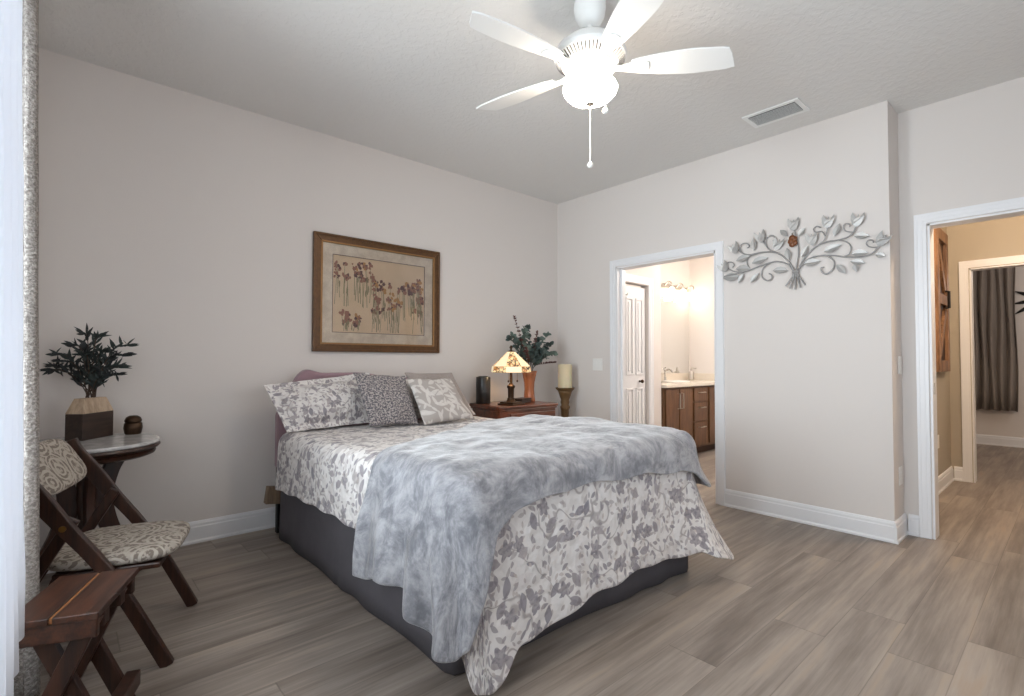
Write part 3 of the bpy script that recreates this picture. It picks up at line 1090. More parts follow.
for (off, z0, z1) in (((0.0, 0.0), 2.324, 2.06), ((0.055, -0.045), 2.44, 2.315)):
    bm = B()
    tube(bm, [(off[0], off[1], z0 + dz), (off[0], off[1], z1 + dz)], 0.0028, 8)
    pc = obj('pull_chain', bm, M['white_metal'], Fn)
    bm = B()
    lathe(bm, ((0.0, 0.012), (0.006, 0.01), (0.013, 0.0), (0.014, -0.008), (0.008, -0.017), (0.0, -0.019)), (off[0], off[1], z1 + dz), 16)
    obj('pull_knob', bm, M['white_plastic'], pc, smooth=True)
for ang in (-50.0, -116.0, 172.0, 102.0):
    a = math.radians(ang)
    rot = Matrix.Rotation(a, 4, 'Z')
    outl = []
    N_ = 14
    up_, lo_ = [], []
    for i in range(N_ + 1):
        u = i / N_
        x = 0.185 + 0.455 * u
        w = 0.040 + 0.034 * math.sin(min(u * 1.5, 1.0) * PI * 0.5) - 0.012 * max(0.0, u - 0.6) / 0.4
        e = max(0.0, (u - 0.9) / 0.1)
        wu = w - 0.030 * e * e
        wl = w - 0.012 * e * e
        if u < 0.06:
            wu = wl = 0.034 + (w - 0.034) * u / 0.06
        up_.append((x + 0.012 * e, wl))
        lo_.append((x - 0.02 * e, -wu))
    outl = up_ + lo_[::-1]
    tilt = Matrix.Rotation(math.radians(-11), 4, 'X')
    mt = rot @ Matrix.Translation((0, 0, 2.505 + dz)) @ tilt
    bm = B()
    prism(bm, outl, lambda x, y, d: mt @ Vector((x, y, d - 0.004)), 0.008)
    bl = obj('blade', bm, M['white_metal'], Fn, bevel=0.002)
    bm = B()
    prism(bm, [(0.10, -0.020), (0.14, -0.016), (0.175, -0.026), (0.21, -0.032), (0.262, -0.026), (0.268, 0.0), (0.262, 0.026), (0.21, 0.032), (0.175, 0.026), (0.14, 0.016), (0.10, 0.020)],
          lambda x, y, d: mt @ Vector((x, y, d - 0.0105)), 0.006)
    tube(bm, [rot @ Vector(q) for q in ((0.075, 0, 2.508 + dz), (0.11, 0, 2.503 + dz), (0.15, 0, 2.496 + dz))], 0.014, 8)
    obj('blade_arm', bm, M['white_metal'], bl, bevel=0.0015)

def ss(a, b, x):
    t_ = max(0.0, min(1.0, (x - a) / (b - a)))
    return t_ * t_ * (3 - 2 * t_)


# ------------------------------------------------------------------ bed
BD = thing('bed', 'bed with mauve padded headboard and dark grey bed skirt', 'bed', (-2.16, -1.25, 0))
obj('box_spring', box(B(), (-2.87, -2.17, 0.16), (-1.415, -0.27, 0.40)), M['skirt'], BD, bevel=0.02, world=True)
obj('mattress', box(B(), (-2.87, -2.20, 0.405), (-1.425, -0.26, 0.665)), M['white_plastic'], BD, bevel=0.05, world=True)
# headboard: padded panel with a scooped, raised top
pts = []
hx0, hx1 = -2.895, -1.49
for i in range(81):
    u = i / 80
    x = hx0 + 0.0 + (hx1 - hx0) * u
    s_ = abs(u - 0.5) * 2
    z = 1.062 - 0.04 * ss(0.40, 0.6, u) + (0.026 * math.exp(-((s_ - 0.74) / 0.10) ** 2) if u < 0.5 else 0.0)
    e_ = min(u, 1 - u)
    if e_ < 0.062:
        z = 0.80 + 0.05 * e_ / 0.062
    elif e_ < 0.15:
        z = 0.93 + (z - 0.93) * math.sqrt(max(0.0, 1 - ((0.15 - e_) / 0.088) ** 2))
    pts.append((x, z))
out_ = [(hx0, 0.43)] + pts + [(hx1, 0.43)]
bm = B()
prism(bm, out_[::-1], lambda a, b, d: Vector((a, -0.11 - d, b)), 0.085)
obj('headboard', bm, M['mauve'], BD, bevel=0.025, world=True)
for xx in (hx0 + 0.012, hx1 - 0.072):
    obj('headboard_leg', box(B(), (xx, -0.16, 0.0), (xx + 0.06, -0.12, 0.5)), M['black_iron'], BD, world=True)
rot = Matrix.Translation((-2.93, -0.19, 0.268)) @ Matrix.Rotation(math.radians(8), 4, 'Y')
o = obj('frame_block', box(B(), (-0.035, -0.025, -0.055), (0.07, 0.025, 0.055), rot), M['block'], BD, bevel=0.004, world=True)
o['label'] = 'light brown wooden block by the headboard leg'
# bed skirt: pleated cloth from box spring to floor
path = [(-2.895, -0.27), (-2.895, -1.2), (-2.885, -2.19), (-1.385, -2.275), (-1.385, -0.27)]
bm = B()
prev = None
pp = []
for a, b in zip(path, path[1:]):
    a, b = Vector(a), Vector(b)
    d = (b - a)
    nn = Vector((d.y, -d.x)).normalized()
    k_ = int(d.length / 0.03)
    for i in range(k_):
        q = a + d * i / k_
        pp.append((q, nn, d.length * i / k_))
pp.append((Vector(path[-1]), Vector((1, 0)), 0))
for q, nn, s_ in pp:
    col_ = []
    for j in range(6):
        u = j / 5
        z = 0.40 - 0.393 * u
        w = 0.007 * u * math.sin(s_ * 17 + 2 * math.sin(s_ * 5)) + 0.010 * u
        col_.append(bm.verts.new((q.x - nn.x * -w, q.y - nn.y * -w, z)))
    if prev:
        for j in range(5):
            bm.faces.new((prev[j], prev[j + 1], col_[j + 1], col_[j]))
    prev = col_
o = obj('bed_skirt', bm, M['skirt'], BD, smooth=True, world=True)
o.modifiers.new('thickness', 'SOLIDIFY').thickness = 0.004


def interp(tab, u):
    if u <= tab[0][0]:
        return tab[0][1]
    for (a, va), (b, vb) in zip(tab, tab[1:]):
        if u <= b:
            k = (u - a) / (b - a)
            k = k * k * (3 - 2 * k)
            return va + (vb - va) * k
    return tab[-1][1]


CF = 0.25       # arc length given to each corner fan


def flare(U, d, Wd, folds=0.0):
    """how far the cloth stands off the mattress side at drop d"""
    c1 = math.exp(-((U - CF / 2) / 0.20) ** 2)
    c2 = math.exp(-((U - 1.5 * CF - Wd) / 0.20) ** 2)
    fb = interp(((-2.0, 0.07), (-0.4, 0.06), (0.0, 0.0), (0.12, 0.03), (0.28, 0.11), (0.5, 0.10), (4.0, 0.10)), U)
    s_ = 0.010 * math.sin(U * 8.0 + 0.6) + 0.006 * math.sin(U * 21.0)
    return d * max(0.0, fb + s_) + (0.03 * c1 + 0.34 * c2) * d * d / 0.6 + 0.016 * d * math.sin(U * 46) * (c1 + c2) + folds * min(d, 0.35) * (0.5 + 0.5 * math.sin(U * 30 + 1.5 * math.sin(U * 7))) * math.exp(-((U + 0.25) / 0.45) ** 2)


def drape(name, xl, xr, yf, yU, zt, rc, off, hem, mats, thick, amp, seed, NX=44, NY=44, M_=16, crinkle=0.0, folds=0.0):
    bm = B()
    uvl = {}
    Wd = xr - xl
    top = [[None] * (NY + 1) for _ in range(NX + 1)]
    for i in range(NX + 1):
        for j in range(NY + 1):
            x = xl + Wd * i / NX
            y = yf + (yU(x) - yf) * j / NY
            v = bm.verts.new((x, y, zt(x, y)))
            uvl[v] = (x, y)
            top[i][j] = v
    for i in range(NX):
        for j in range(NY):
            bm.faces.new((top[i][j], top[i + 1][j], top[i + 1][j + 1], top[i][j + 1]))
    bd = []
    for j in range(NY, 0, -1):
        bd.append((top[0][j], 0.0, -(top[0][j].co.y - yf)))
    K = 14
    for k in range(K + 1):
        bd.append((top[0][0], PI / 2 * k / K, CF * k / K))
    for i in range(1, NX):
        bd.append((top[i][0], PI / 2, CF + Wd * i / NX))
    for k in range(K + 1):
        bd.append((top[NX][0], PI / 2 + PI / 2 * k / K, CF + Wd + CF * k / K))
    for j in range(1, NY + 1):
        bd.append((top[NX][j], PI, 2 * CF + Wd + (top[NX][j].co.y - yf)))
    cols = []
    for v, th, U in bd:
        nx, ny = -math.cos(th), -math.sin(th)
        x0, y0, z0 = v.co
        col_ = [v]
        arc = 0.0
        for k in range(1, 5):
            a = PI / 2 * k / 4
            w = bm.verts.new((x0 + nx * (rc * math.sin(a)), y0 + ny * (rc * math.sin(a)), z0 - rc * (1 - math.cos(a))))
            arc = rc * a
            uvl[w] = (x0 + nx * arc, y0 + ny * arc)
            col_.append(w)
        zs = z0 - rc
        D = max(0.02, zs - hem(U, Wd))
        for k in range(1, M_ + 1):
            d = D * k / M_
            f_ = flare(U, d, Wd, folds) + off * min(1.0, d / 0.2)
            w = bm.verts.new((x0 + nx * (rc + f_), y0 + ny * (rc + f_), zs - d))
            uvl[w] = (x0 + nx * (arc + d), y0 + ny * (arc + d))
            col_.append(w)
        cols.append(col_)
    for a, b in zip(cols, cols[1:]):
        for k in range(len(a) - 1):
            vs = []
            for v in (a[k], a[k + 1], b[k + 1], b[k]):
                if v not in vs:
                    vs.append(v)
            if len(vs) > 2:
                try:
                    bm.faces.new(vs)
                except ValueError:
                    pass
    lay = bm.loops.layers.uv.new('UVMap')
    for f_ in bm.faces:
        for lp in f_.loops:
            lp[lay].uv = uvl[lp.vert]
    bmesh.ops.recalc_face_normals(bm, faces=bm.faces)
    bm.normal_update()
    mv = {}
    for v in bm.verts:
        q = v.co
        h_ = amp * noise.noise(Vector((q.x * 5 + seed, q.y * 5, q.z * 3))) + amp * 0.6 * noise.noise(Vector((q.x * 13, q.y * 13 + seed, q.z * 7)))
        if crinkle:
            h_ += crinkle * (0.5 - abs(noise.noise(Vector((q.x * 7 + q.y * 4, q.y * 7 - q.x * 3 + seed, q.z * 2.5)))))
        n2 = v.normal if v.normal.z > -0.2 else -v.normal
        mv[v] = n2 * h_
    for v, h_ in mv.items():
        v.co += h_
    if bm.faces[0].normal.z < 0:
        bmesh.ops.reverse_faces(bm, faces=bm.faces)
    me = bpy.data.meshes.new(name)
    bm.to_mesh(me)
    bm.free()
    me.shade_smooth()
    o = link(name, me, mats)
    so = o.modifiers.new('thickness', 'SOLIDIFY')
    so.thickness = thick
    so.offset = 1.0
    if len(mats) > 1:
        so.material_offset = 1
    sb = o.modifiers.new('smooth', 'SUBSURF')
    sb.levels = sb.render_levels = 1
    return o


XLI, XRI, YFI = -2.862, -1.455, -2.245


def zq(x, y):
    return 0.688 + 0.032 * ss(-0.7, -1.7, y) - 0.01 * ss(-2.1, -2.3, y)


def hem_q(U, Wd):
    tab = ((-2.0, 0.335), (-1.45, 0.365), (-0.9, 0.375), (-0.5, 0.37), (-0.22, 0.34), (0.04, 0.30), (0.12, 0.14), (0.18, 0.035), (0.26, 0.02), (0.31, 0.06), (0.38, 0.125), (0.55, 0.13), (0.85, 0.175),
           (1.2, 0.185), (1.45, 0.165), (1.60, 0.17), (1.68, 0.13), (1.78, 0.09), (1.90, 0.14), (2.1, 0.3), (2.5, 0.36), (4, 0.36))
    return interp(tab, U) + 0.006 * math.sin(U * 24)


q = drape('quilt', XLI, XRI, YFI, lambda x: -0.34, zq, 0.07, 0.0, hem_q, [M['quilt'], M['quilt_back']], 0.010, 0.006, 3.1)
tag(q, 'white quilt printed with grey leaves and flowers covering the bed', 'quilt')


def hem_b(U, Wd):
    tab = ((-0.72, 0.195), (-0.55, 0.24), (-0.36, 0.29), (-0.22, 0.29), (-0.12, 0.23), (0.03, 0.15), (0.10, 0.145), (0.16, 0.19), (0.20, 0.33), (0.245, 0.47), (0.28, 0.56), (0.40, 0.602),
           (0.6, 0.63), (0.85, 0.628), (1.2, 0.612), (1.5, 0.585), (1.64, 0.56), (1.72, 0.50), (1.85, 0.45), (2.0, 0.44), (2.4, 0.43), (4, 0.43))
    return interp(tab, U) + 0.007 * math.sin(U * 17)


def zb(x, y):
    return zq(x, y) + 0.032 + 0.004 * math.sin(x * 9 + y * 14) + 0.010 * ss(-2.0, -1.6, x)


def yUb(x):
    return -1.665 + 0.585 * ss(-2.95, -1.75, x) + 0.02 * math.sin(x * 9)


q = drape('throw_blanket', XLI - 0.004, XRI + 0.028, YFI - 0.004, yUb, zb, 0.085, 0.028, hem_b, [M['blanket']], 0.012, 0.012, 8.7, crinkle=0.020, folds=0.12)
tag(q, 'silvery grey velvet blanket spread over the foot of the bed', 'blanket')


# ------------------------------------------------------------------ pillows
def pillow(name, label, bl, br, tl, tr, thick, mats, flange=0.0, pinch=0.06, seed=0.0, group=None, drop=0.0):
    """cushion through four corner points of its middle plane"""
    bl, br, tl, tr = Vector(bl), Vector(br), Vector(tl), Vector(tr)
    nrm = (br - bl).cross(tl - bl).normalized()
    if nrm.y > 0:
        nrm = -nrm
    wlen, hlen = (br - bl).length, (tl - bl).length
    N_ = 26
    bm = B()
    uvl = {}
    grid = {}
    for sd in (1, -1):
        for i in range(N_ + 1):
            for j in range(N_ + 1):
                u, v = i / N_ * 2 - 1, j / N_ * 2 - 1
                edge = i in (0, N_) or j in (0, N_)
                if edge and sd == -1:
                    grid[(sd, i, j)] = grid[(1, i, j)]
                    continue
                uu = u * (1 - pinch * (1 - v * v) * abs(u) ** 3)
                vv = v * (1 - pinch * (1 - u * u) * abs(v) ** 3)
                a, b = (uu + 1) / 2, (vv + 1) / 2
                P = bl * (1 - a) * (1 - b) + br * a * (1 - b) + tl * (1 - a) * b + tr * a * b
                fx = flange / (wlen / 2)
                fy = flange / (hlen / 2)
                du = max(0.0, (1 - fx - abs(u)) / (1 - fx))
                dv = max(0.0, (1 - fy - abs(v)) / (1 - fy))
                t_ = (min(1, du * 1.0) ** 0.55) * (min(1, dv * 1.0) ** 0.55)
                t_ = math.sin(min(1.0, t_) * PI / 2)
                wob = 0.10 * noise.noise(Vector((u * 1.7 + seed, v * 1.7, sd))) + 0.05 * noise.noise(Vector((u * 5 + seed, v * 5, sd)))
                # filling settles towards the bottom
                h_ = thick / 2 * t_ * (1 + wob - 0.18 * v) + 0.002
                bend = 0.012 * noise.noise(Vector((u * 2 + seed, v * 2, 5.0)))
                vv_ = bm.verts.new(P + nrm * (sd * h_ + bend))
                uvl[vv_] = (a * wlen + seed, b * hlen + seed * 0.7)
                grid[(sd, i, j)] = vv_
        for i in range(N_):
            for j in range(N_):
                q_ = (grid[(sd, i, j)], grid[(sd, i + 1, j)], grid[(sd, i + 1, j + 1)], grid[(sd, i, j + 1)])
                bm.faces.new(q_ if sd == 1 else q_[::-1])
    lay = bm.loops.layers.uv.new('UVMap')
    for f_ in bm.faces:
        for lp in f_.loops:
            lp[lay].uv = uvl[lp.vert]
    o = obj(name, bm, mats, smooth=True)
    sb = o.modifiers.new('smooth', 'SUBSURF')
    sb.levels = sb.render_levels = 1
    return tag(o, label, 'pillow', group)


pillow('pillow_sham', 'white pillow sham with grey floral print at the window end of the bed', (-2.935, -0.47, 0.700), (-2.26, -0.44, 0.714), (-3.035, -0.30, 0.995), (-2.29, -0.285, 1.07), 0.19, M['sham'], 0.05, 0.02, 1.0)
pillow('pillow_sham', 'white floral pillow sham mostly hidden behind the cushions beside the nightstand', (-2.20, -0.43, 0.712), (-1.44, -0.46, 0.708), (-2.22, -0.285, 1.03), (-1.55, -0.30, 0.98), 0.14, M['sham'], 0.05, 0.02, 4.0)
pillow('throw_pillow', 'square dark grey speckled woven throw pillow on the bed', (-2.475, -0.655, 0.715), (-2.10, -0.665, 0.70), (-2.53, -0.50, 1.075), (-2.135, -0.52, 1.045), 0.11, M['weave'], 0.0, 0.06, 2.2)
pillow('throw_pillow', 'square taupe throw pillow with pale leaf print at the front', (-2.115, -0.735, 0.70), (-1.665, -0.725, 0.715), (-2.165, -0.575, 1.03), (-1.785, -0.575, 1.02), 0.11, M['leafprint'], 0.0, 0.06, 3.3)
pillow('throw_pillow', 'fuzzy plain taupe throw pillow tucked behind the leaf print pillow', (-2.02, -0.60, 0.725), (-1.57, -0.60, 0.72), (-2.10, -0.42, 1.065), (-1.66, -0.42, 1.06), 0.10, M['fuzzy'], 0.0, 0.05, 6.1)

# ------------------------------------------------------------------ nightstand
NS = thing('nightstand', 'cherry wood nightstand with drawers on the far side of the bed', 'nightstand', (-0.86, -0.28, 0))
ZT = 0.765
topo = [(-1.20, -0.03), (-0.535, -0.03), (-0.535, -0.50), (-0.56, -0.535), (-1.18, -0.535), (-1.24, -0.50), (-1.245, -0.47)]


def inset(poly, k):
    c = Vector((sum(p_[0] for p_ in poly) / len(poly), sum(p_[1] for p_ in poly) / len(poly)))
    return [tuple(c + (Vector(p_) - c) * k) for p_ in poly]


zf = lambda z: (lambda a, b, d: Vector((a, b, z + d)))
bm = B()
prism(bm, topo, zf(ZT - 0.028), 0.028)
prism(bm, inset(topo, 0.975), zf(ZT - 0.043), 0.015)
obj('top', bm, M['cherry'], NS, bevel=0.007, world=True)
bodyp = inset(topo, 0.93)
bm = B()
prism(bm, bodyp, zf(0.10), ZT - 0.043 - 0.10)
prism(bm, inset(topo, 0.96), zf(0.08), 0.05)
obj('body', bm, M['cherry'], NS, bevel=0.004, world=True)
ybf = min(p_[1] for p_ in bodyp)
for (z0, z1) in ((0.60, 0.70), (0.375, 0.58), (0.15, 0.355)):
    bm = B()
    box(bm, (-1.14, ybf - 0.014, z0), (-0.60, ybf + 0.004, z1))
    dr = obj('drawer', bm, M['cherry'], NS, bevel=0.005, world=True)
    for xx in (-1.02, -0.70):
        bm = B()
        lathe(bm, ((0.0, 0.0), (0.014, 0.0), (0.007, 0.008), (0.008, 0.014), (0.016, 0.022), (0.010, 0.030), (0.0, 0.031)), seg=16)
        bm.transform(Matrix.Translation((xx, ybf - 0.014, (z0 + z1) / 2)) @ Matrix.Rotation(PI / 2, 4, 'X'))
        obj('knob', bm, M['brass'], dr, smooth=True, world=True)
for (xx, yy) in ((-1.12, -0.46), (-0.60, -0.46), (-1.07, -0.08), (-0.60, -0.08)):
    bm = B()
    lathe(bm, ((0.0, 0.0), (0.020, 0.0), (0.028, 0.03), (0.024, 0.06), (0.034, 0.08), (0.0, 0.081)), (xx, yy, 0), 16)
    obj('foot', bm, M['cherry'], NS, smooth=True, world=True)

# speaker
SP = thing('speaker', 'black cylinder speaker on the nightstand beside the lamp', 'speaker', (-1.125, -0.14, ZT))
bm = B()
lathe(bm, ((0.0, 0.0), (0.064, 0.0), (0.066, 0.006), (0.066, 0.232), (0.062, 0.240), (0.0, 0.241)), (0, 0, 0), 36)
obj('body', bm, M['black'], SP, auto=40)
bm = B()
lathe(bm, ((0.0, 0.2415), (0.045, 0.2415), (0.045, 0.245), (0.0, 0.245)), (0, 0, 0), 24)
obj('control_ring', bm, M['black_iron'], SP)

# stained glass lamp
LP = thing('table_lamp', 'lit stained glass table lamp with bronze stem on the nightstand', 'lamp', (-1.02, -0.40, ZT), 0.2)
bm = B()
box(bm, (-0.085, -0.085, 0.0), (0.085, 0.085, 0.012))
box(bm, (-0.07, -0.07, 0.012), (0.07, 0.07, 0.026))
lathe(bm, ((0.0, 0.026), (0.045, 0.026), (0.034, 0.045), (0.032, 0.06), (0.0, 0.06)), (0, 0, 0), 24)
obj('base', bm, M['bronze'], LP, bevel=0.003)
bm = B()
lathe(bm, ((0.0, 0.05), (0.026, 0.05), (0.028, 0.14), (0.036, 0.15), (0.036, 0.165), (0.022, 0.175), (0.014, 0.19), (0.013, 0.36), (0.02, 0.37), (0.0, 0.375)), (0, 0, 0), 24)
obj('stem', bm, M['bronze'], LP, auto=40)
NSD = 8
rims = [(0.030, 0.465), (0.172, 0.335), (0.178, 0.285)]


def sp_(r, z, k):
    a = 2 * PI * (k + 0.5) / NSD
    return Vector((r * math.cos(a), r * math.sin(a), z))


for k in range(NSD):
    bm = B()
    v = [bm.verts.new(sp_(*rims[0], k)), bm.verts.new(sp_(*rims[0], k + 1)), bm.verts.new(sp_(*rims[1], k + 1)), bm.verts.new(sp_(*rims[1], k))]
    bm.faces.new(v)
    pa = obj('shade_panel', bm, M['stained'] if k % 2 == 0 else M['cream_glass'], LP)
    pa.modifiers.new('thickness', 'SOLIDIFY').thickness = 0.003
    bm = B()
    v = [bm.verts.new(sp_(*rims[1], k)), bm.verts.new(sp_(*rims[1], k + 1)), bm.verts.new(sp_(*rims[2], k + 1)), bm.verts.new(sp_(*rims[2], k))]
    bm.faces.new(v)
    sk = obj('shade_skirt', bm, M['cream_glass'] if k % 2 == 0 else M['stained'], pa)
    sk.modifiers.new('thickness', 'SOLIDIFY').thickness = 0.003
bm = B()
for k in range(NSD):
    tube(bm, [sp_(*rims[0], k), sp_(*rims[1], k), sp_(*rims[2], k)], 0.0028, 6)
    tube(bm, [sp_(*rims[1], k), sp_(*rims[1], k + 1)], 0.0028, 6)
    tube(bm, [sp_(*rims[2], k), sp_(*rims[2], k + 1)], 0.0028, 6)
obj('shade_frame', bm, M['bronze'], LP)
bm = B()
lathe(bm, ((0.0, 0.46), (0.036, 0.46), (0.030, 0.472), (0.010, 0.478), (0.008, 0.49), (0.016, 0.502), (0.006, 0.52), (0.0, 0.522)), (0, 0, 0), 20)
obj('finial', bm, M['bronze'], LP, smooth=True)
for xx in (-0.065, 0.065):
    bm = B()
    tube(bm, [(xx, -0.02, 0.33), (xx, -0.02, 0.215)], 0.0018, 6)
    pc = obj('pull_chain', bm, M['brass'], LP)
    bm = B()
    lathe(bm, ((0.0, 0.01), (0.006, 0.004), (0.008, -0.008), (0.0, -0.016)), (xx, -0.02, 0.21), 12)
    obj('pull_knob', bm, M['bronze'], pc, smooth=True)
point('table_lamp_bulb', (-1.02, -0.40, ZT + 0.34), 4.0, (1.0, 0.76, 0.50), 0.03)
bm = B()
box(bm, (-0.085, -0.055, 0.0), (0.085, 0.055, 0.022))
box(bm, (-0.082, -0.052, 0.022), (0.082, 0.052, 0.03))
TB = thing('trinket_box', 'flat dark trinket box lying behind the lamp base on the nightstand', 'box', (-0.80, -0.30, ZT), 0.3)
obj('body', bm, M['dark_box'], TB, bevel=0.003)
bm = B()
box(bm, (-0.088, -0.058, 0.0305), (0.088, 0.058, 0.042))
obj('lid', bm, M['dark_box'], TB, bevel=0.004)

# vase with eucalyptus
VS = thing('glass_vase', 'ribbed amber glass vase of dried stems on the nightstand', 'vase', (-0.655, -0.25, ZT))
bm = B()
prof = ((0.0, 0.0), (0.052, 0.0), (0.055, 0.01), (0.050, 0.06), (0.046, 0.12), (0.050, 0.18), (0.064, 0.25), (0.074, 0.29), (0.071, 0.29), (0.060, 0.25), (0.046, 0.18), (0.042, 0.12), (0.046, 0.06), (0.048, 0.014), (0.0, 0.012))
lathe(bm, prof, (0, 0, 0), 48)
for v in bm.verts:
    a = math.atan2(v.co.y, v.co.x)
    k = 1 + 0.03 * math.cos(12 * a)
    v.co.x *= k
    v.co.y *= k
obj('body', bm, M['amber_glass'], VS, smooth=True)
EU = thing('eucalyptus_bouquet', 'bouquet of grey-green eucalyptus and burgundy sprigs in the amber vase', 'dried flowers', (-0.655, -0.25, ZT + 0.03))
rnd = random.Random(11)
tips = [(-0.27, -0.08, 0.67), (-0.20, 0.02, 0.52), (-0.30, -0.06, 0.50), (-0.10, -0.03, 0.58), (0.02, 0.05, 0.60), (0.05, -0.06, 0.56), (0.14, 0.03, 0.50), (0.22, -0.02, 0.55), (0.30, 0.02, 0.46), (0.26, -0.07, 0.38), (0.12, -0.09, 0.40), (-0.14, -0.10, 0.42), (0.0, -0.10, 0.45), (0.32, -0.03, 0.30), (-0.05, 0.09, 0.50), (0.17, 0.10, 0.44)]
for kind, tip in enumerate(tips):
    tv = Vector((tip[0], tip[1], tip[2] * 1.12))
    base = Vector((tip[0] * 0.08, tip[1] * 0.08, 0.0))
    midp = Vector((tip[0] * 0.13, tip[1] * 0.2, 0.28))
    pth = smooth_path([base, midp, tv * 0.62 + Vector((0, 0, 0.12)), tv], 6)
    bm = B()
    tube(bm, pth, [0.004 - 0.0025 * i / len(pth) for i in range(len(pth))], 6)
    burg = kind in (0, 5, 11, 13)
    for i in range(8, len(pth)):
        p_ = pth[i]
        if burg:
            for _ in range(7):
                d = Vector((rnd.uniform(-1, 1), rnd.uniform(-1, 1), rnd.uniform(0.1, 1.2)))
                leaf(bm, p_, d, Vector((0, -1, 0.2)), 0.022, 0.010, 1, 0.1)
        else:
            for _ in range(3):
                d = Vector((rnd.uniform(-1, 1), rnd.uniform(-1, 1), rnd.uniform(-0.2, 0.9)))
                leaf(bm, p_, d, Vector((rnd.uniform(-1, 1), -1, rnd.uniform(-0.3, 0.8))), rnd.uniform(0.035, 0.055), rnd.uniform(0.032, 0.046), 1, 0.1, True)
    obj('stem', bm, [M['twig'], M['burgundy'] if burg else (M['leaf_euc'] if kind % 2 else M['leaf_euc2'])], EU)

# floor candle stand + candle
CS = thing('candle_stand', 'tall antique gold candle stand on the floor in the corner', 'candle holder', (-0.21, -0.30, 0))
bm = B()
lathe(bm, ((0.0, 0.0), (0.13, 0.0), (0.13, 0.03), (0.10, 0.05), (0.06, 0.08), (0.045, 0.10), (0.0, 0.10)), (0, 0, 0), 32)
obj('base', bm, M['stand'], CS, auto=40)
bm = B()
prof = [(0.0, 0.09), (0.04, 0.09), (0.05, 0.13), (0.036, 0.18), (0.034, 0.50), (0.05, 0.53), (0.036, 0.56), (0.04, 0.66), (0.05, 0.69), (0.038, 0.71), (0.046, 0.74), (0.04, 0.76), (0.052, 0.79), (0.064, 0.83), (0.075, 0.855), (0.0, 0.856)]
lathe(bm, prof, (0, 0, 0), 28)
for v in bm.verts:
    if 0.56 < v.co.z < 0.7 or 0.18 < v.co.z < 0.52:
        a = math.atan2(v.co.y, v.co.x) + v.co.z * 10
        k = 1 + 0.08 * math.cos(5 * a)
        v.co.x *= k
        v.co.y *= k
obj('column', bm, M['stand'], CS, smooth=True)
bm = B()
lathe(bm, ((0.0, 0.855), (0.078, 0.855), (0.094, 0.875), (0.096, 0.884), (0.088, 0.884), (0.076, 0.872), (0.0, 0.872)), (0, 0, 0), 36)
obj('drip_plate', bm, M['stand'], CS, auto=40)
CN = thing('pillar_candle', 'thick ivory pillar candle on the tall gold candle stand', 'candle', (-0.21, -0.30, 0.873))
bm = B()
lathe(bm, ((0.0, 0.0), (0.069, 0.0), (0.070, 0.01), (0.070, 0.235), (0.064, 0.243), (0.055, 0.238), (0.02, 0.225), (0.0, 0.225)), (0, 0, 0), 36)
obj('wax', bm, M['candle'], CN, auto=50)
obj('wick', tube(B(), [(0, 0, 0.22), (0.002, 0, 0.245)], 0.0025, 6), M['black'], CN)

# ------------------------------------------------------------------ framed picture on the back wall
PX0, PX1, PZ0, PZ1 = -2.615, -1.522, 1.215, 2.097
FP = thing('framed_picture', 'framed flower painting on the wall above the bed', 'picture', ((PX0 + PX1) / 2, -0.001, PZ0))
fr = lambda a, b, d: Vector((a, -0.002 - d, b))


def frame_ring(bm, o0, o1, d0, d1):
    """mitred ring between insets o0 and o1"""
    c = [((PX0 + o, PZ0 + o), (PX1 - o, PZ0 + o), (PX1 - o, PZ1 - o), (PX0 + o, PZ1 - o)) for o in (o0, o1)]
    for k in range(4):
        j = (k + 1) % 4
        prism(bm, (c[0][k], c[0][j], c[1][j], c[1][k]), lambda a, b, d: fr(a, b, d0 + d), d1 - d0)


bm = B()
frame_ring(bm, 0.0, 0.020, 0.0, 0.030)
frame_ring(bm, 0.018, 0.060, 0.0, 0.024)
obj('frame', bm, M['gilt'], FP, bevel=0.004, world=True)
bm = B()
frame_ring(bm, 0.055, 0.068, 0.0, 0.028)
o = obj('frame_inner_edge', bm, M['gilt_edge'], FP, bevel=0.002, world=True)
o['label'] = 'bright gilt inner edge'
bm = B()
frame_ring(bm, 0.064, 0.150, 0.004, 0.012)
obj('mat_board', bm, M['mat'], FP, world=True)
bm = B()
frame_ring(bm, 0.146, 0.150, 0.012, 0.013)
obj('mat_line', bm, M['ink_plum'], FP, world=True)
prism_in = ((PX0 + 0.14, PZ0 + 0.14), (PX1 - 0.14, PZ0 + 0.14), (PX1 - 0.14, PZ1 - 0.14), (PX0 + 0.14, PZ1 - 0.14))
bm = B()
prism(bm, prism_in, lambda a, b, d: fr(a, b, 0.002 + d), 0.004)
mi_map = [M['sheet'], M['ink_plum'], M['ink_rose'], M['ink_sage'], M['ink_ochre']]
rnd = random.Random(5)
sx0, sx1, sz0, sz1 = PX0 + 0.16, PX1 - 0.16, PZ0 + 0.16, PZ1 - 0.16
dd = [0.0064]


def blob(cx, cz, r, mi, sq=1.0):
    dd[0] += 0.0000015
    vs = []
    for k in range(9):
        a = 2 * PI * k / 9
        rr = r * rnd.uniform(0.65, 1.15)
        vs.append(bm.verts.new(fr(min(max(cx + rr * math.cos(a), sx0 - .01), sx1 + .01), min(max(cz + rr * sq * math.sin(a), sz0 - .01), sz1 + .01), dd[0])))
    bm.faces.new(vs).material_index = mi


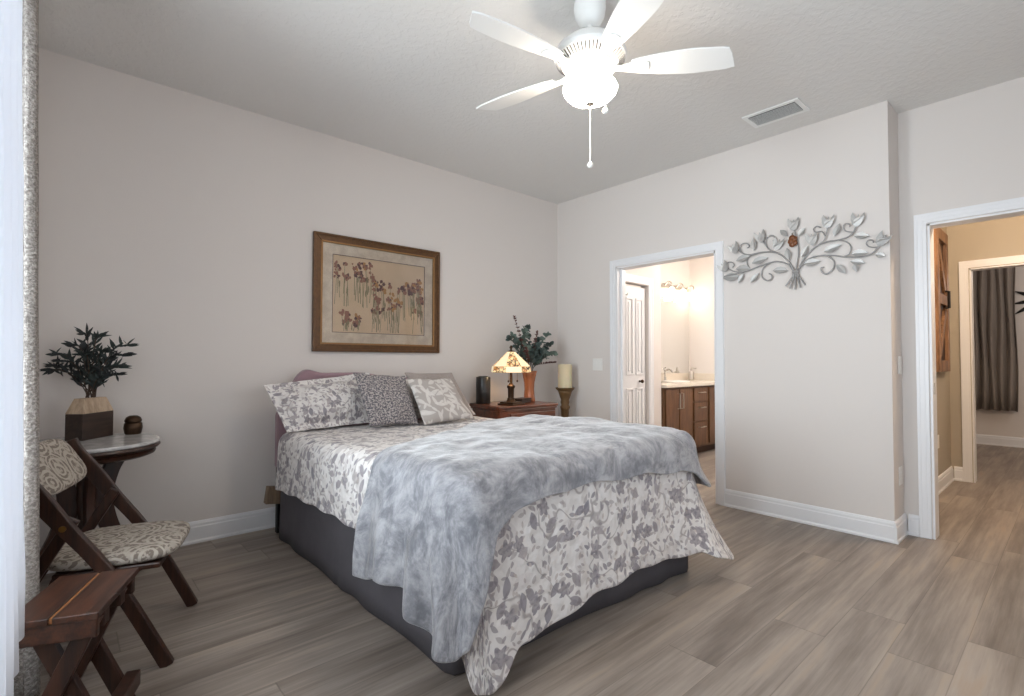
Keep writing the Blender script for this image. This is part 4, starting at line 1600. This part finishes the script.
fl_list = []
for k in range(20):
    fl_list.append((sx0 + 0.02 + 0.30 * rnd.random(), sz1 - 0.03 - 0.13 * rnd.random(), 0.22))
for k in range(9):
    fl_list.append((sx0 + 0.06 + 0.16 * rnd.random(), sz0 + 0.05 + 0.13 * rnd.random(), 0.1))
for k in range(38):
    u = rnd.random()
    fl_list.append((sx0 + 0.32 + 0.44 * u, sz0 + 0.16 + 0.24 * rnd.random(), 0.25))
for k in range(12):
    fl_list.append((sx1 - 0.12 * rnd.random(), sz0 + 0.2 + 0.24 * rnd.random(), 0.2))
for (cx, cz, ln) in fl_list:
    dd[0] += 0.0000015
    bx = cx + rnd.uniform(-0.02, 0.02)
    bz = max(sz0, cz - ln)
    w = rnd.uniform(0.0018, 0.0032)
    vs = [bm.verts.new(fr(bx - w, bz, dd[0])), bm.verts.new(fr(bx + w, bz, dd[0])), bm.verts.new(fr(cx + w * 0.6, cz, dd[0])), bm.verts.new(fr(cx - w * 0.6, cz, dd[0]))]
    bm.faces.new(vs).material_index = 3
    c_ = rnd.choice((1, 2, 2, 2, 4))
    for _ in range(6):
        blob(cx + rnd.uniform(-0.018, 0.018), cz + rnd.uniform(-0.02, 0.022), rnd.uniform(0.007, 0.015), c_ if rnd.random() < 0.7 else rnd.choice((1, 2)), rnd.uniform(0.8, 1.5))
    if rnd.random() < 0.6:
        blob(bx + rnd.uniform(-0.015, 0.015), (bz + cz) / 2, 0.005, 3, 6.0)
for f_ in bm.faces:
    f_.normal_update()
me = bpy.data.meshes.new('painted_sheet')
bm.transform(root_matrix(FP).inverted())
bm.to_mesh(me)
bm.free()
link('painted_sheet', me, mi_map, FP)
bm = B()
prism(bm, ((PX0 + 0.06, PZ0 + 0.06), (PX1 - 0.06, PZ0 + 0.06), (PX1 - 0.06, PZ1 - 0.06), (PX0 + 0.06, PZ1 - 0.06)), lambda a, b, d: fr(a, b, 0.015 + d), 0.002)
obj('glass', bm, M['glass'], FP, world=True)

# ------------------------------------------------------------------ metal wall art on the right wall
BR = [[(-2.362, 1.809), (-2.323, 1.886), (-2.242, 1.956), (-2.144, 1.975), (-2.042, 1.973), (-1.983, 1.998), (-1.96, 2.025)], [(-1.99, 1.994), (-1.975, 2.038), (-1.995, 2.065), (-2.025, 2.064), (-2.043, 2.041), (-2.028, 2.027)], [(-2.361, 1.802), (-2.322, 1.858), (-2.255, 1.889), (-2.2, 1.89), (-2.115, 1.872), (-2.041, 1.852), (-1.966, 1.839), (-1.848, 1.828)], [(-2.2, 1.89), (-2.146, 1.853), (-2.135, 1.795), (-2.171, 1.758), (-2.206, 1.764), (-2.21, 1.793), (-2.189, 1.806)], [(-2.049, 1.856), (-2.024, 1.915), (-2.042, 1.958), (-2.108, 1.97)], [(-1.981, 1.842), (-1.92, 1.861), (-1.876, 1.89)], [(-1.865, 1.915), (-1.881, 1.936), (-1.913, 1.931), (-1.929, 1.906), (-1.912, 1.893)], [(-2.249, 1.952), (-2.187, 1.995), (-2.167, 2.05), (-2.185, 2.088), (-2.219, 2.088), (-2.237, 2.06), (-2.219, 2.048)], [(-2.173, 2.019), (-2.152, 2.053), (-2.138, 2.07)], [(-2.375, 1.808), (-2.383, 1.863), (-2.392, 1.933), (-2.386, 2.019), (-2.365, 2.108)], [(-2.388, 1.806), (-2.427, 1.885), (-2.503, 1.956), (-2.576, 1.978), (-2.647, 1.979), (-2.705, 1.989), (-2.733, 2.016), (-2.748, 2.053)], [(-2.728, 2.018), (-2.688, 2.034), (-2.676, 2.063), (-2.689, 2.082), (-2.713, 2.072), (-2.712, 2.054)], [(-2.503, 1.956), (-2.559, 1.995), (-2.577, 2.046), (-2.582, 2.079)], [(-2.565, 2.021), (-2.547, 2.055), (-2.507, 2.06), (-2.492, 2.083), (-2.511, 2.1), (-2.539, 2.088)], [(-2.394, 1.812), (-2.452, 1.874), (-2.539, 1.889), (-2.623, 1.876), (-2.692, 1.856), (-2.781, 1.845), (-2.835, 1.856), (-2.867, 1.889), (-2.889, 1.911)], [(-2.87, 1.891), (-2.825, 1.902), (-2.804, 1.925), (-2.813, 1.947), (-2.838, 1.944), (-2.845, 1.927)], [(-2.575, 1.883), (-2.613, 1.843), (-2.61, 1.79), (-2.574, 1.757), (-2.544, 1.771), (-2.538, 1.8), (-2.556, 1.804)], [(-2.647, 1.979), (-2.693, 1.958), (-2.717, 1.92), (-2.709, 1.875), (-2.68, 1.863)]]
ST = [(-2.307, 1.699), (-2.334, 1.677), (-2.37, 1.669), (-2.405, 1.677), (-2.437, 1.694)]
TIE = (-2.372, 1.797)
LV = [(-2.083, 1.997, -2.077, 2.088), (-1.947, 1.939, -2.047, 1.96), (-2.067, 1.903, -2.176, 1.928), (-2.22, 1.828, -2.315, 1.816), (-2.056, 1.755, -2.113, 1.817), (-1.943, 1.878, -2.049, 1.863), (-1.841, 1.818, -1.965, 1.814), (-1.961, 1.765, -2.0, 1.827), (-2.33, 1.886, -2.317, 1.973), (-2.414, 1.9, -2.453, 1.966), (-2.427, 1.847, -2.526, 1.852), (-2.321, 2.067, -2.275, 2.117), (-2.395, 2.054, -2.437, 2.1), (-2.622, 2.011, -2.651, 2.086), (-2.736, 1.992, -2.818, 1.977), (-2.556, 1.914, -2.655, 1.943), (-2.634, 1.812, -2.683, 1.749), (-2.72, 1.873, -2.808, 1.868), (-2.714, 1.822, -2.791, 1.803), (-2.741, 1.804, -2.748, 1.752), (-2.854, 1.849, -2.905, 1.83)]
BL = [((-1.934, 2.037), 25), ((-2.134, 2.093), 15), ((-2.257, 2.015), -20), ((-2.365, 2.139), 0), ((-2.485, 2.011), 5), ((-2.585, 2.113), -8), ((-2.758, 2.091), -10), ((-2.894, 1.935), -35), ((-1.849, 1.901), 35)]
WA = thing('metal_wall_art', 'grey metal wall sculpture of leafy scrolling branches beside the bathroom door', 'wall decor', (0, -2.37, 1.67))
AX = -0.022
for i, b in enumerate(BR):
    bm = B()
    pth = smooth_path([(AX - 0.006 * math.sin(k * 0.9 + i), y, z) for k, (y, z) in enumerate(b)], 5)
    tube(bm, pth, 0.0052 if len(b) > 6 else 0.0042, 8)
    obj('branch', bm, M['silver_paint'], WA, smooth=True, world=True)
bm = B()
for (y, z) in ST:
    tube(bm, [(AX, TIE[0] + (y - TIE[0]) * 0.15, TIE[1] + 0.01), (AX, TIE[0] + (y - TIE[0]) * 0.3, TIE[1] - 0.03), (AX - 0.006, y, z)], 0.0055, 8)
tube(bm, [(AX, TIE[0] - 0.022, TIE[1]), (AX, TIE[0] + 0.022, TIE[1])], 0.010, 10)
tube(bm, [(AX, TIE[0], TIE[1] - 0.005), (-0.0005, TIE[0], TIE[1] - 0.005)], 0.005, 8)
obj('stem_bundle', bm, M['silver_paint'], WA, world=True)
for (y0, z0, y1, z1) in LV:
    bm = B()
    d = Vector((0, y1 - y0, z1 - z0))
    leaf(bm, Vector((AX - 0.004, y0, z0)), d, Vector((-1, 0, 0.15)), d.length * 1.08, max(0.04, d.length * 0.55), 0, 0.04)
    o = obj('leaf', bm, M['silver_leaf'], WA, world=True)
    o.modifiers.new('thickness', 'SOLIDIFY').thickness = 0.002
for (c_, rot_) in BL:
    out_ = [(0, -0.045), (0.022, -0.030), (0.036, -0.002), (0.040, 0.030), (0.034, 0.052), (0.022, 0.034), (0.010, 0.020), (0, 0.040), (-0.010, 0.020), (-0.022, 0.034), (-0.034, 0.052), (-0.040, 0.030), (-0.036, -0.002), (-0.022, -0.030)]
    a = math.radians(rot_)
    bm = B()
    prism(bm, [(x * math.cos(a) - z * math.sin(a), x * math.sin(a) + z * math.cos(a)) for x, z in out_], lambda p_, q_, d: Vector((AX - 0.003 - d - 0.25 * abs(p_), c_[0] - p_, c_[1] + q_)), 0.003)
    obj('blossom', bm, M['silver_leaf'], WA, world=True)
OR = thing('carved_ornament', 'small brown carved ornament hanging on the grey metal wall branches', 'ornament', (AX - 0.012, -2.361, 1.97))
bm = B()
for k in range(5):
    a = k * 2 * PI / 5
    lathe(bm, [(0.022 * math.sin(PI * i / 8), 0.022 * math.cos(PI * i / 8)) for i in range(9)], (-0.004, 0.013 * math.cos(a), 0.05 + 0.024 * math.sin(a)), 12)
bm.transform(Matrix.Diagonal((0.55, 1, 1.0, 1)))
obj('body', bm, M['amber'], OR, smooth=True)
bm = B()
tube(bm, [(0.002, 0, 0.09), (-0.004, 0.004, 0.105), (0.006, 0, 0.11)], 0.003, 6)
obj('hanger', bm, M['bronze'], OR)

# ------------------------------------------------------------------ round marble table with plant and jar
TC = Vector((-3.868, -0.355, 0))
RT = thing('side_table', 'round marble-topped side table with dark curved pedestal legs', 'table', TC)
bm = B()
lathe(bm, ((0.0, 0.712), (0.300, 0.712), (0.307, 0.716), (0.309, 0.724), (0.303, 0.732), (0.0, 0.732)), (0, 0, 0), 56)
obj('marble_top', bm, M['marble'], RT, auto=40)
bm = B()
lathe(bm, ((0.0, 0.65), (0.262, 0.65), (0.285, 0.66), (0.290, 0.672), (0.278, 0.682), (0.300, 0.690), (0.309, 0.700), (0.304, 0.7115), (0.0, 0.7115)), (0, 0, 0), 56)
obj('apron', bm, M['walnut'], RT, auto=40)
for k in range(4):
    a = math.radians(8 + 90 * k)
    prof = smooth_path([(0.135, 0.65), (0.10, 0.58), (0.075, 0.48), (0.075, 0.38), (0.105, 0.27), (0.155, 0.17), (0.205, 0.08), (0.235, 0.012)], 5)
    wd = [0.082 - 0.03 * abs(0.45 - i / len(prof)) for i in range(len(prof))]
    rot = Matrix.Rotation(a, 4, 'Z')
    bm = B()
    strip(bm, [(p_.x, p_.y) for p_ in prof], wd, lambda x, z, d: rot @ Vector((x, d - 0.017, z)), 0.034)
    obj('leg', bm, M['walnut'], RT, bevel=0.004)
bm = B()
lathe(bm, ((0.0, 0.15), (0.035, 0.16), (0.05, 0.20), (0.04, 0.25), (0.03, 0.35), (0.045, 0.45), (0.035, 0.55), (0.05, 0.65), (0, 0.65)), (0, 0, 0), 20)
obj('pedestal', bm, M['walnut'], RT, smooth=True)

PO = thing('wooden_planter', 'two-tone wooden planter with dark lower half on the marble table', 'planter', (-3.853, -0.20, 0.732), math.radians(50))
bm = B()
box(bm, (-0.105, -0.045, 0.0), (0.105, 0.045, 0.138))
obj('base', bm, M['dark_box'], PO, bevel=0.003)
bm = B()
lo_, hi_ = [(-0.105, -0.045, 0.138), (0.105, -0.045, 0.138), (0.105, 0.045, 0.138), (-0.105, 0.045, 0.138)], [(-0.075, -0.025, 0.215), (0.075, -0.025, 0.215), (0.075, 0.025, 0.215), (-0.075, 0.025, 0.215)]
a_ = [bm.verts.new(v) for v in lo_]
b_ = [bm.verts.new(v) for v in hi_]
c_ = [bm.verts.new(Vector(v) * 0.8 + Vector((0, 0, 0.2 * 0.215))) for v in hi_]
d_ = [bm.verts.new(Vector(v) * 0.8 + Vector((0, 0, 0.2 * 0.215 - 0.03))) for v in hi_]
bm.faces.new(a_)
for s0, s1 in ((a_, b_), (b_, c_), (c_, d_)):
    for k in range(4):
        bm.faces.new((s0[k], s0[(k + 1) % 4], s1[(k + 1) % 4], s1[k]))
bm.faces.new(d_)
o = obj('upper_half', bm, M['pale_wood'], PO)
o['label'] = 'pale wooden tapered upper half'
PL = thing('olive_plant', 'dark green olive branches growing from the two-tone wooden planter', 'plant', (-3.853, -0.20, 0.937))
rnd = random.Random(23)
tips = [(-0.03, 0.0, 0.44), (0.03, 0.02, 0.42), (-0.06, -0.03, 0.36), (0.08, 0.0, 0.32), (0.19, 0.02, 0.30), (0.22, 0.0, 0.36), (-0.14, -0.02, 0.26), (-0.20, 0.0, 0.30), (-0.18, -0.04, 0.20), (0.14, 0.04, 0.22), (0.18, -0.02, 0.17), (0.02, -0.05, 0.30), (-0.08, 0.05, 0.34), (0.11, -0.05, 0.14), (-0.23, 0.02, 0.22), (0.05, 0.06, 0.27)]
rr_ = Vector((0.747, -0.664, 0))
dd_ = Vector((0.664, 0.747, 0))
for kind, (u, w, h_) in enumerate(tips):
    k9 = 1.0
    tipv = (rr_ * (u * 0.92 - 0.012) + dd_ * w) * k9 + Vector((0, 0, h_ * 0.80))
    base = Vector((rnd.uniform(-0.02, 0.02), rnd.uniform(-0.015, 0.015), 0.012))
    pth = smooth_path([base, Vector((tipv.x * 0.25, tipv.y * 0.25, h_ * 0.40)), Vector((tipv.x * 0.62, tipv.y * 0.62, h_ * 0.75)), tipv], 6)
    bm = B()
    tube(bm, pth, [0.003 - 0.0018 * i / len(pth) for i in range(len(pth))], 6)
    for i in range(5, len(pth)):
        for sgn in (1, -1):
            tg = (pth[min(i + 1, len(pth) - 1)] - pth[i - 1]).normalized()
            d = tg * 0.7 + rr_ * sgn * rnd.uniform(0.3, 0.9) + dd_ * rnd.uniform(-0.6, 0.6) + Vector((0, 0, rnd.uniform(-0.2, 0.4)))
            leaf(bm, pth[i], d, Vector((rnd.uniform(-1, 1), -1, rnd.uniform(0, 1))), rnd.uniform(0.040, 0.066), rnd.uniform(0.010, 0.016), 1, 0.16)
    leaf(bm, pth[-1], pth[-1] - pth[-2], Vector((0, -1, 0.3)), 0.06, 0.015, 1, 0.1)
    obj('stem', bm, [M['twig'], M['leaf_dark'] if kind % 2 else M['leaf_dark2']], PL)
JR = thing('bronze_jar', 'small dark bronze lidded jar on the marble table', 'jar', (-3.664, -0.16, 0.732))
bm = B()
lathe(bm, ((0.0, 0.0), (0.036, 0.0), (0.040, 0.008), (0.045, 0.035), (0.043, 0.06), (0.034, 0.068), (0.0, 0.068)), (0, 0, 0), 28)
obj('body', bm, M['bronze'], JR, auto=50)
bm = B()
lathe(bm, ((0.0, 0.0685), (0.040, 0.0685), (0.041, 0.078), (0.034, 0.094), (0.020, 0.103), (0.0, 0.105)), (0, 0, 0), 28)
obj('lid', bm, M['bronze'], JR, auto=50)

# ------------------------------------------------------------------ folding chair
CH = thing('folding_chair', 'dark wooden folding chair with paisley padded seat and back', 'chair', (-3.57, -1.18, 0), math.atan2(-0.31623, 0.94868))
post = smooth_path([(0.0, 0.0), (-0.122, 0.246), (-0.213, 0.408), (-0.319, 0.556), (-0.393, 0.665), (-0.445, 0.745), (-0.470, 0.80)], 5)
rear = [(-0.300, 0.575), (-0.40, 0.40), (-0.50, 0.20), (-0.575, 0.0)]
for sg in (1, -1):
    y0 = 0.255 * sg
    bm = B()
    n_ = len(post)
    wd = [0.044 + 0.016 * math.exp(-((i / n_ - 0.62) / 0.15) ** 2) for i in range(n_)]
    strip(bm, [(p_.x, p_.y) for p_ in post], wd, lambda x, z, d: Vector((x, y0 - 0.014 + d, z)), 0.028)
    pb = obj('leg', bm, M['walnut'], CH, bevel=0.004)
    bm = B()
    tube(bm, [(-0.319, y0 + sg * 0.012, 0.553), (-0.319, y0 + sg * 0.019, 0.553)], 0.011, 14)
    obj('pivot_bolt', bm, M['brass'], pb)
    bm = B()
    strip(bm, rear, 0.040, lambda x, z, d: Vector((x, y0 - sg * 0.027 - 0.011 + d, z)), 0.022)
    obj('leg', bm, M['walnut'], CH, bevel=0.004)
for (p_, q_) in (((-0.48, 0.18), 0.0),):
    bm = B()
    tube(bm, [(p_[0] - 0.02, -0.245, p_[1]), (p_[0] - 0.02, 0.245, p_[1])], 0.012, 10)
    obj('stretcher', bm, M['walnut'], CH)
bm = B()
box(bm, (-0.37, -0.205, 0.350), (-0.04, 0.205, 0.373))
obj('seat_frame', bm, M['walnut'], CH, bevel=0.006)


def cushion(bm, cx, cy, sx_, sy_, z0, z1, rx=4.0, N_=24):
    rings = []
    for j in range(13):
        ph = -PI / 2 + PI * j / 12
        ring = []
        for k in range(4 * N_):
            a = 2 * PI * k / (4 * N_)
            ca, sa = math.cos(a), math.sin(a)
            r_ = (abs(ca) ** rx + abs(sa) ** rx) ** (-1 / rx)
            kk = max(0.001, math.cos(ph)) ** 0.35
            ring.append(bm.verts.new((cx + sx_ * r_ * ca * kk, cy + sy_ * r_ * sa * kk, (z0 + z1) / 2 + (z1 - z0) / 2 * (abs(math.sin(ph)) ** 0.8) * (1 if ph > 0 else -1))))
        rings.append(ring)
    for a, b in zip(rings, rings[1:]):
        for k in range(len(a)):
            bm.faces.new((a[k], a[(k + 1) % len(a)], b[(k + 1) % len(a)], b[k]))
    bm.faces.new(rings[0][::-1])
    bm.faces.new(rings[-1])
    return bm


obj('seat', cushion(B(), -0.205, 0.0, 0.215, 0.225, 0.370, 0.430), M['paisley'], CH, smooth=True)
bm = cushion(B(), 0.0, 0.0, 0.105, 0.226, -0.028, 0.028)
bm.transform(Matrix.Translation((-0.447, 0, 0.732)) @ Matrix.Rotation(math.radians(58), 4, 'Y'))
obj('backrest', bm, M['paisley'], CH, smooth=True)

# ------------------------------------------------------------------ folding stool in the foreground
A_ = Vector((-3.763, -1.602))
B_ = Vector((-3.882, -1.905))
ey_ = (A_ - B_).normalized()            # along the right edge, away from the camera
ex_ = Vector((ey_.y, -ey_.x))           # to the right
SL = thing('folding_stool', 'low dark wooden slatted folding stool with crossed legs beside the curtain', 'stool', (B_.x, B_.y, 0), math.atan2(ex_.y, ex_.x))
Ls = (A_ - B_).length
Ws = 0.215
ZS = 0.45
for (a0, a1) in ((-Ws, -Ws * 0.5 - 0.004), (-Ws * 0.5 + 0.004, 0.0)):
    bm = B()
    box(bm, (a0, 0.0, ZS - 0.02), (a1, Ls, ZS))
    obj('slat', bm, M['mahogany_top'], SL, bevel=0.003)
bm = B()
box(bm, (-Ws * 0.5 - 0.0039, 0.006, ZS - 0.018), (-Ws * 0.5 + 0.0039, Ls - 0.006, ZS - 0.003))
o = obj('inlay_strip', bm, M['gold_line'], SL)
o['label'] = 'thin golden strip between the slats'
for yy in (0.012, Ls - 0.034):
    bm = B()
    box(bm, (-Ws + 0.004, yy, ZS - 0.075), (-0.006, yy + 0.022, ZS - 0.0205))
    obj('apron', bm, M['mahogany_top'], SL, bevel=0.004)
for yy in (0.10, Ls - 0.10):
    bm = B()
    box(bm, (-0.05, yy - 0.02, ZS - 0.075), (-0.012, yy + 0.02, ZS - 0.0205))
    obj('block', bm, M['walnut'], SL, bevel=0.003)
for yy, sgn in ((0.048, 1), (0.078, -1), (Ls - 0.09, 1), (Ls - 0.06, -1)):
    x_top, x_bot = (-0.03, -Ws + 0.0) if sgn > 0 else (-Ws + 0.03, 0.005)
    bm = B()
    strip(bm, [(x_top, ZS - 0.03), (x_bot, 0.0)], 0.045, lambda x, z, d: Vector((x, yy + d, z)), 0.024)
    obj('leg', bm, M['walnut'], SL, bevel=0.003)
for (xx, zz) in ((0.0, 0.10), (-Ws + 0.02, 0.10)):
    bm = B()
    box(bm, (xx - 0.02, 0.03, zz - 0.025), (xx + 0.02, Ls - 0.03, zz + 0.025))
    obj('stretcher', bm, M['walnut'], SL, bevel=0.003)


# ------------------------------------------------------------------ curtains at the left window
def curtain(name, label, y0, y1, xc, amp, waves, z0, z1, mat, thick, phase=0.0, lean=0.03):
    bm = B()
    n_, k_ = 70, 14
    prev = None
    for i in range(n_ + 1):
        u = i / n_
        col_ = []
        for j in range(k_ + 1):
            v = j / k_
            z = z0 + (z1 - z0) * v
            x = xc + amp * math.sin(u * waves * 2 * PI + phase) * (1 - 0.15 * v) - lean * v + 0.004 * noise.noise(Vector((u * 6, v * 9, phase)))
            y = y0 + (y1 - y0) * u + 0.006 * noise.noise(Vector((u * 5, v * 6, 3 + phase)))
            col_.append(bm.verts.new((x, y, z)))
        if prev:
            for j in range(k_):
                bm.faces.new((prev[j], col_[j], col_[j + 1], prev[j + 1]))
        prev = col_
    o = obj(name, bm, mat, smooth=True)
    s_ = o.modifiers.new('thickness', 'SOLIDIFY')
    s_.thickness = thick
    s_.offset = 0
    return tag(o, label, 'curtain')


curtain('window_curtain', 'nubby greige curtain hanging at the edge of the window', -1.555, -1.335, -4.052, 0.040, 2.5, 0.015, 2.5, M['boucle'], 0.014, 0.4, 0.045)
curtain('window_curtain', 'plain white curtain glowing with daylight in front of the nubby greige curtain', -2.75, -2.22, -4.040, 0.020, 3.25, 0.56, 2.5, M['sheer'], 0.003, 0.0, 0.039)
CR = thing('curtain_rod', 'curtain rod over the bedroom window holding both curtains', 'curtain rod', (XL, -2.7, 2.52))
obj('rod', tube(B(), [(-4.10, -1.2, 2.515), (-4.10, -4.1, 2.515)], 0.013, 12), M['bronze'], CR, world=True)
for yy in (-1.25, -4.05):
    obj('bracket', tube(B(), [(XL + 0.0005, yy, 2.515), (-4.10, yy, 2.515)], 0.009, 8), M['bronze'], CR, world=True)
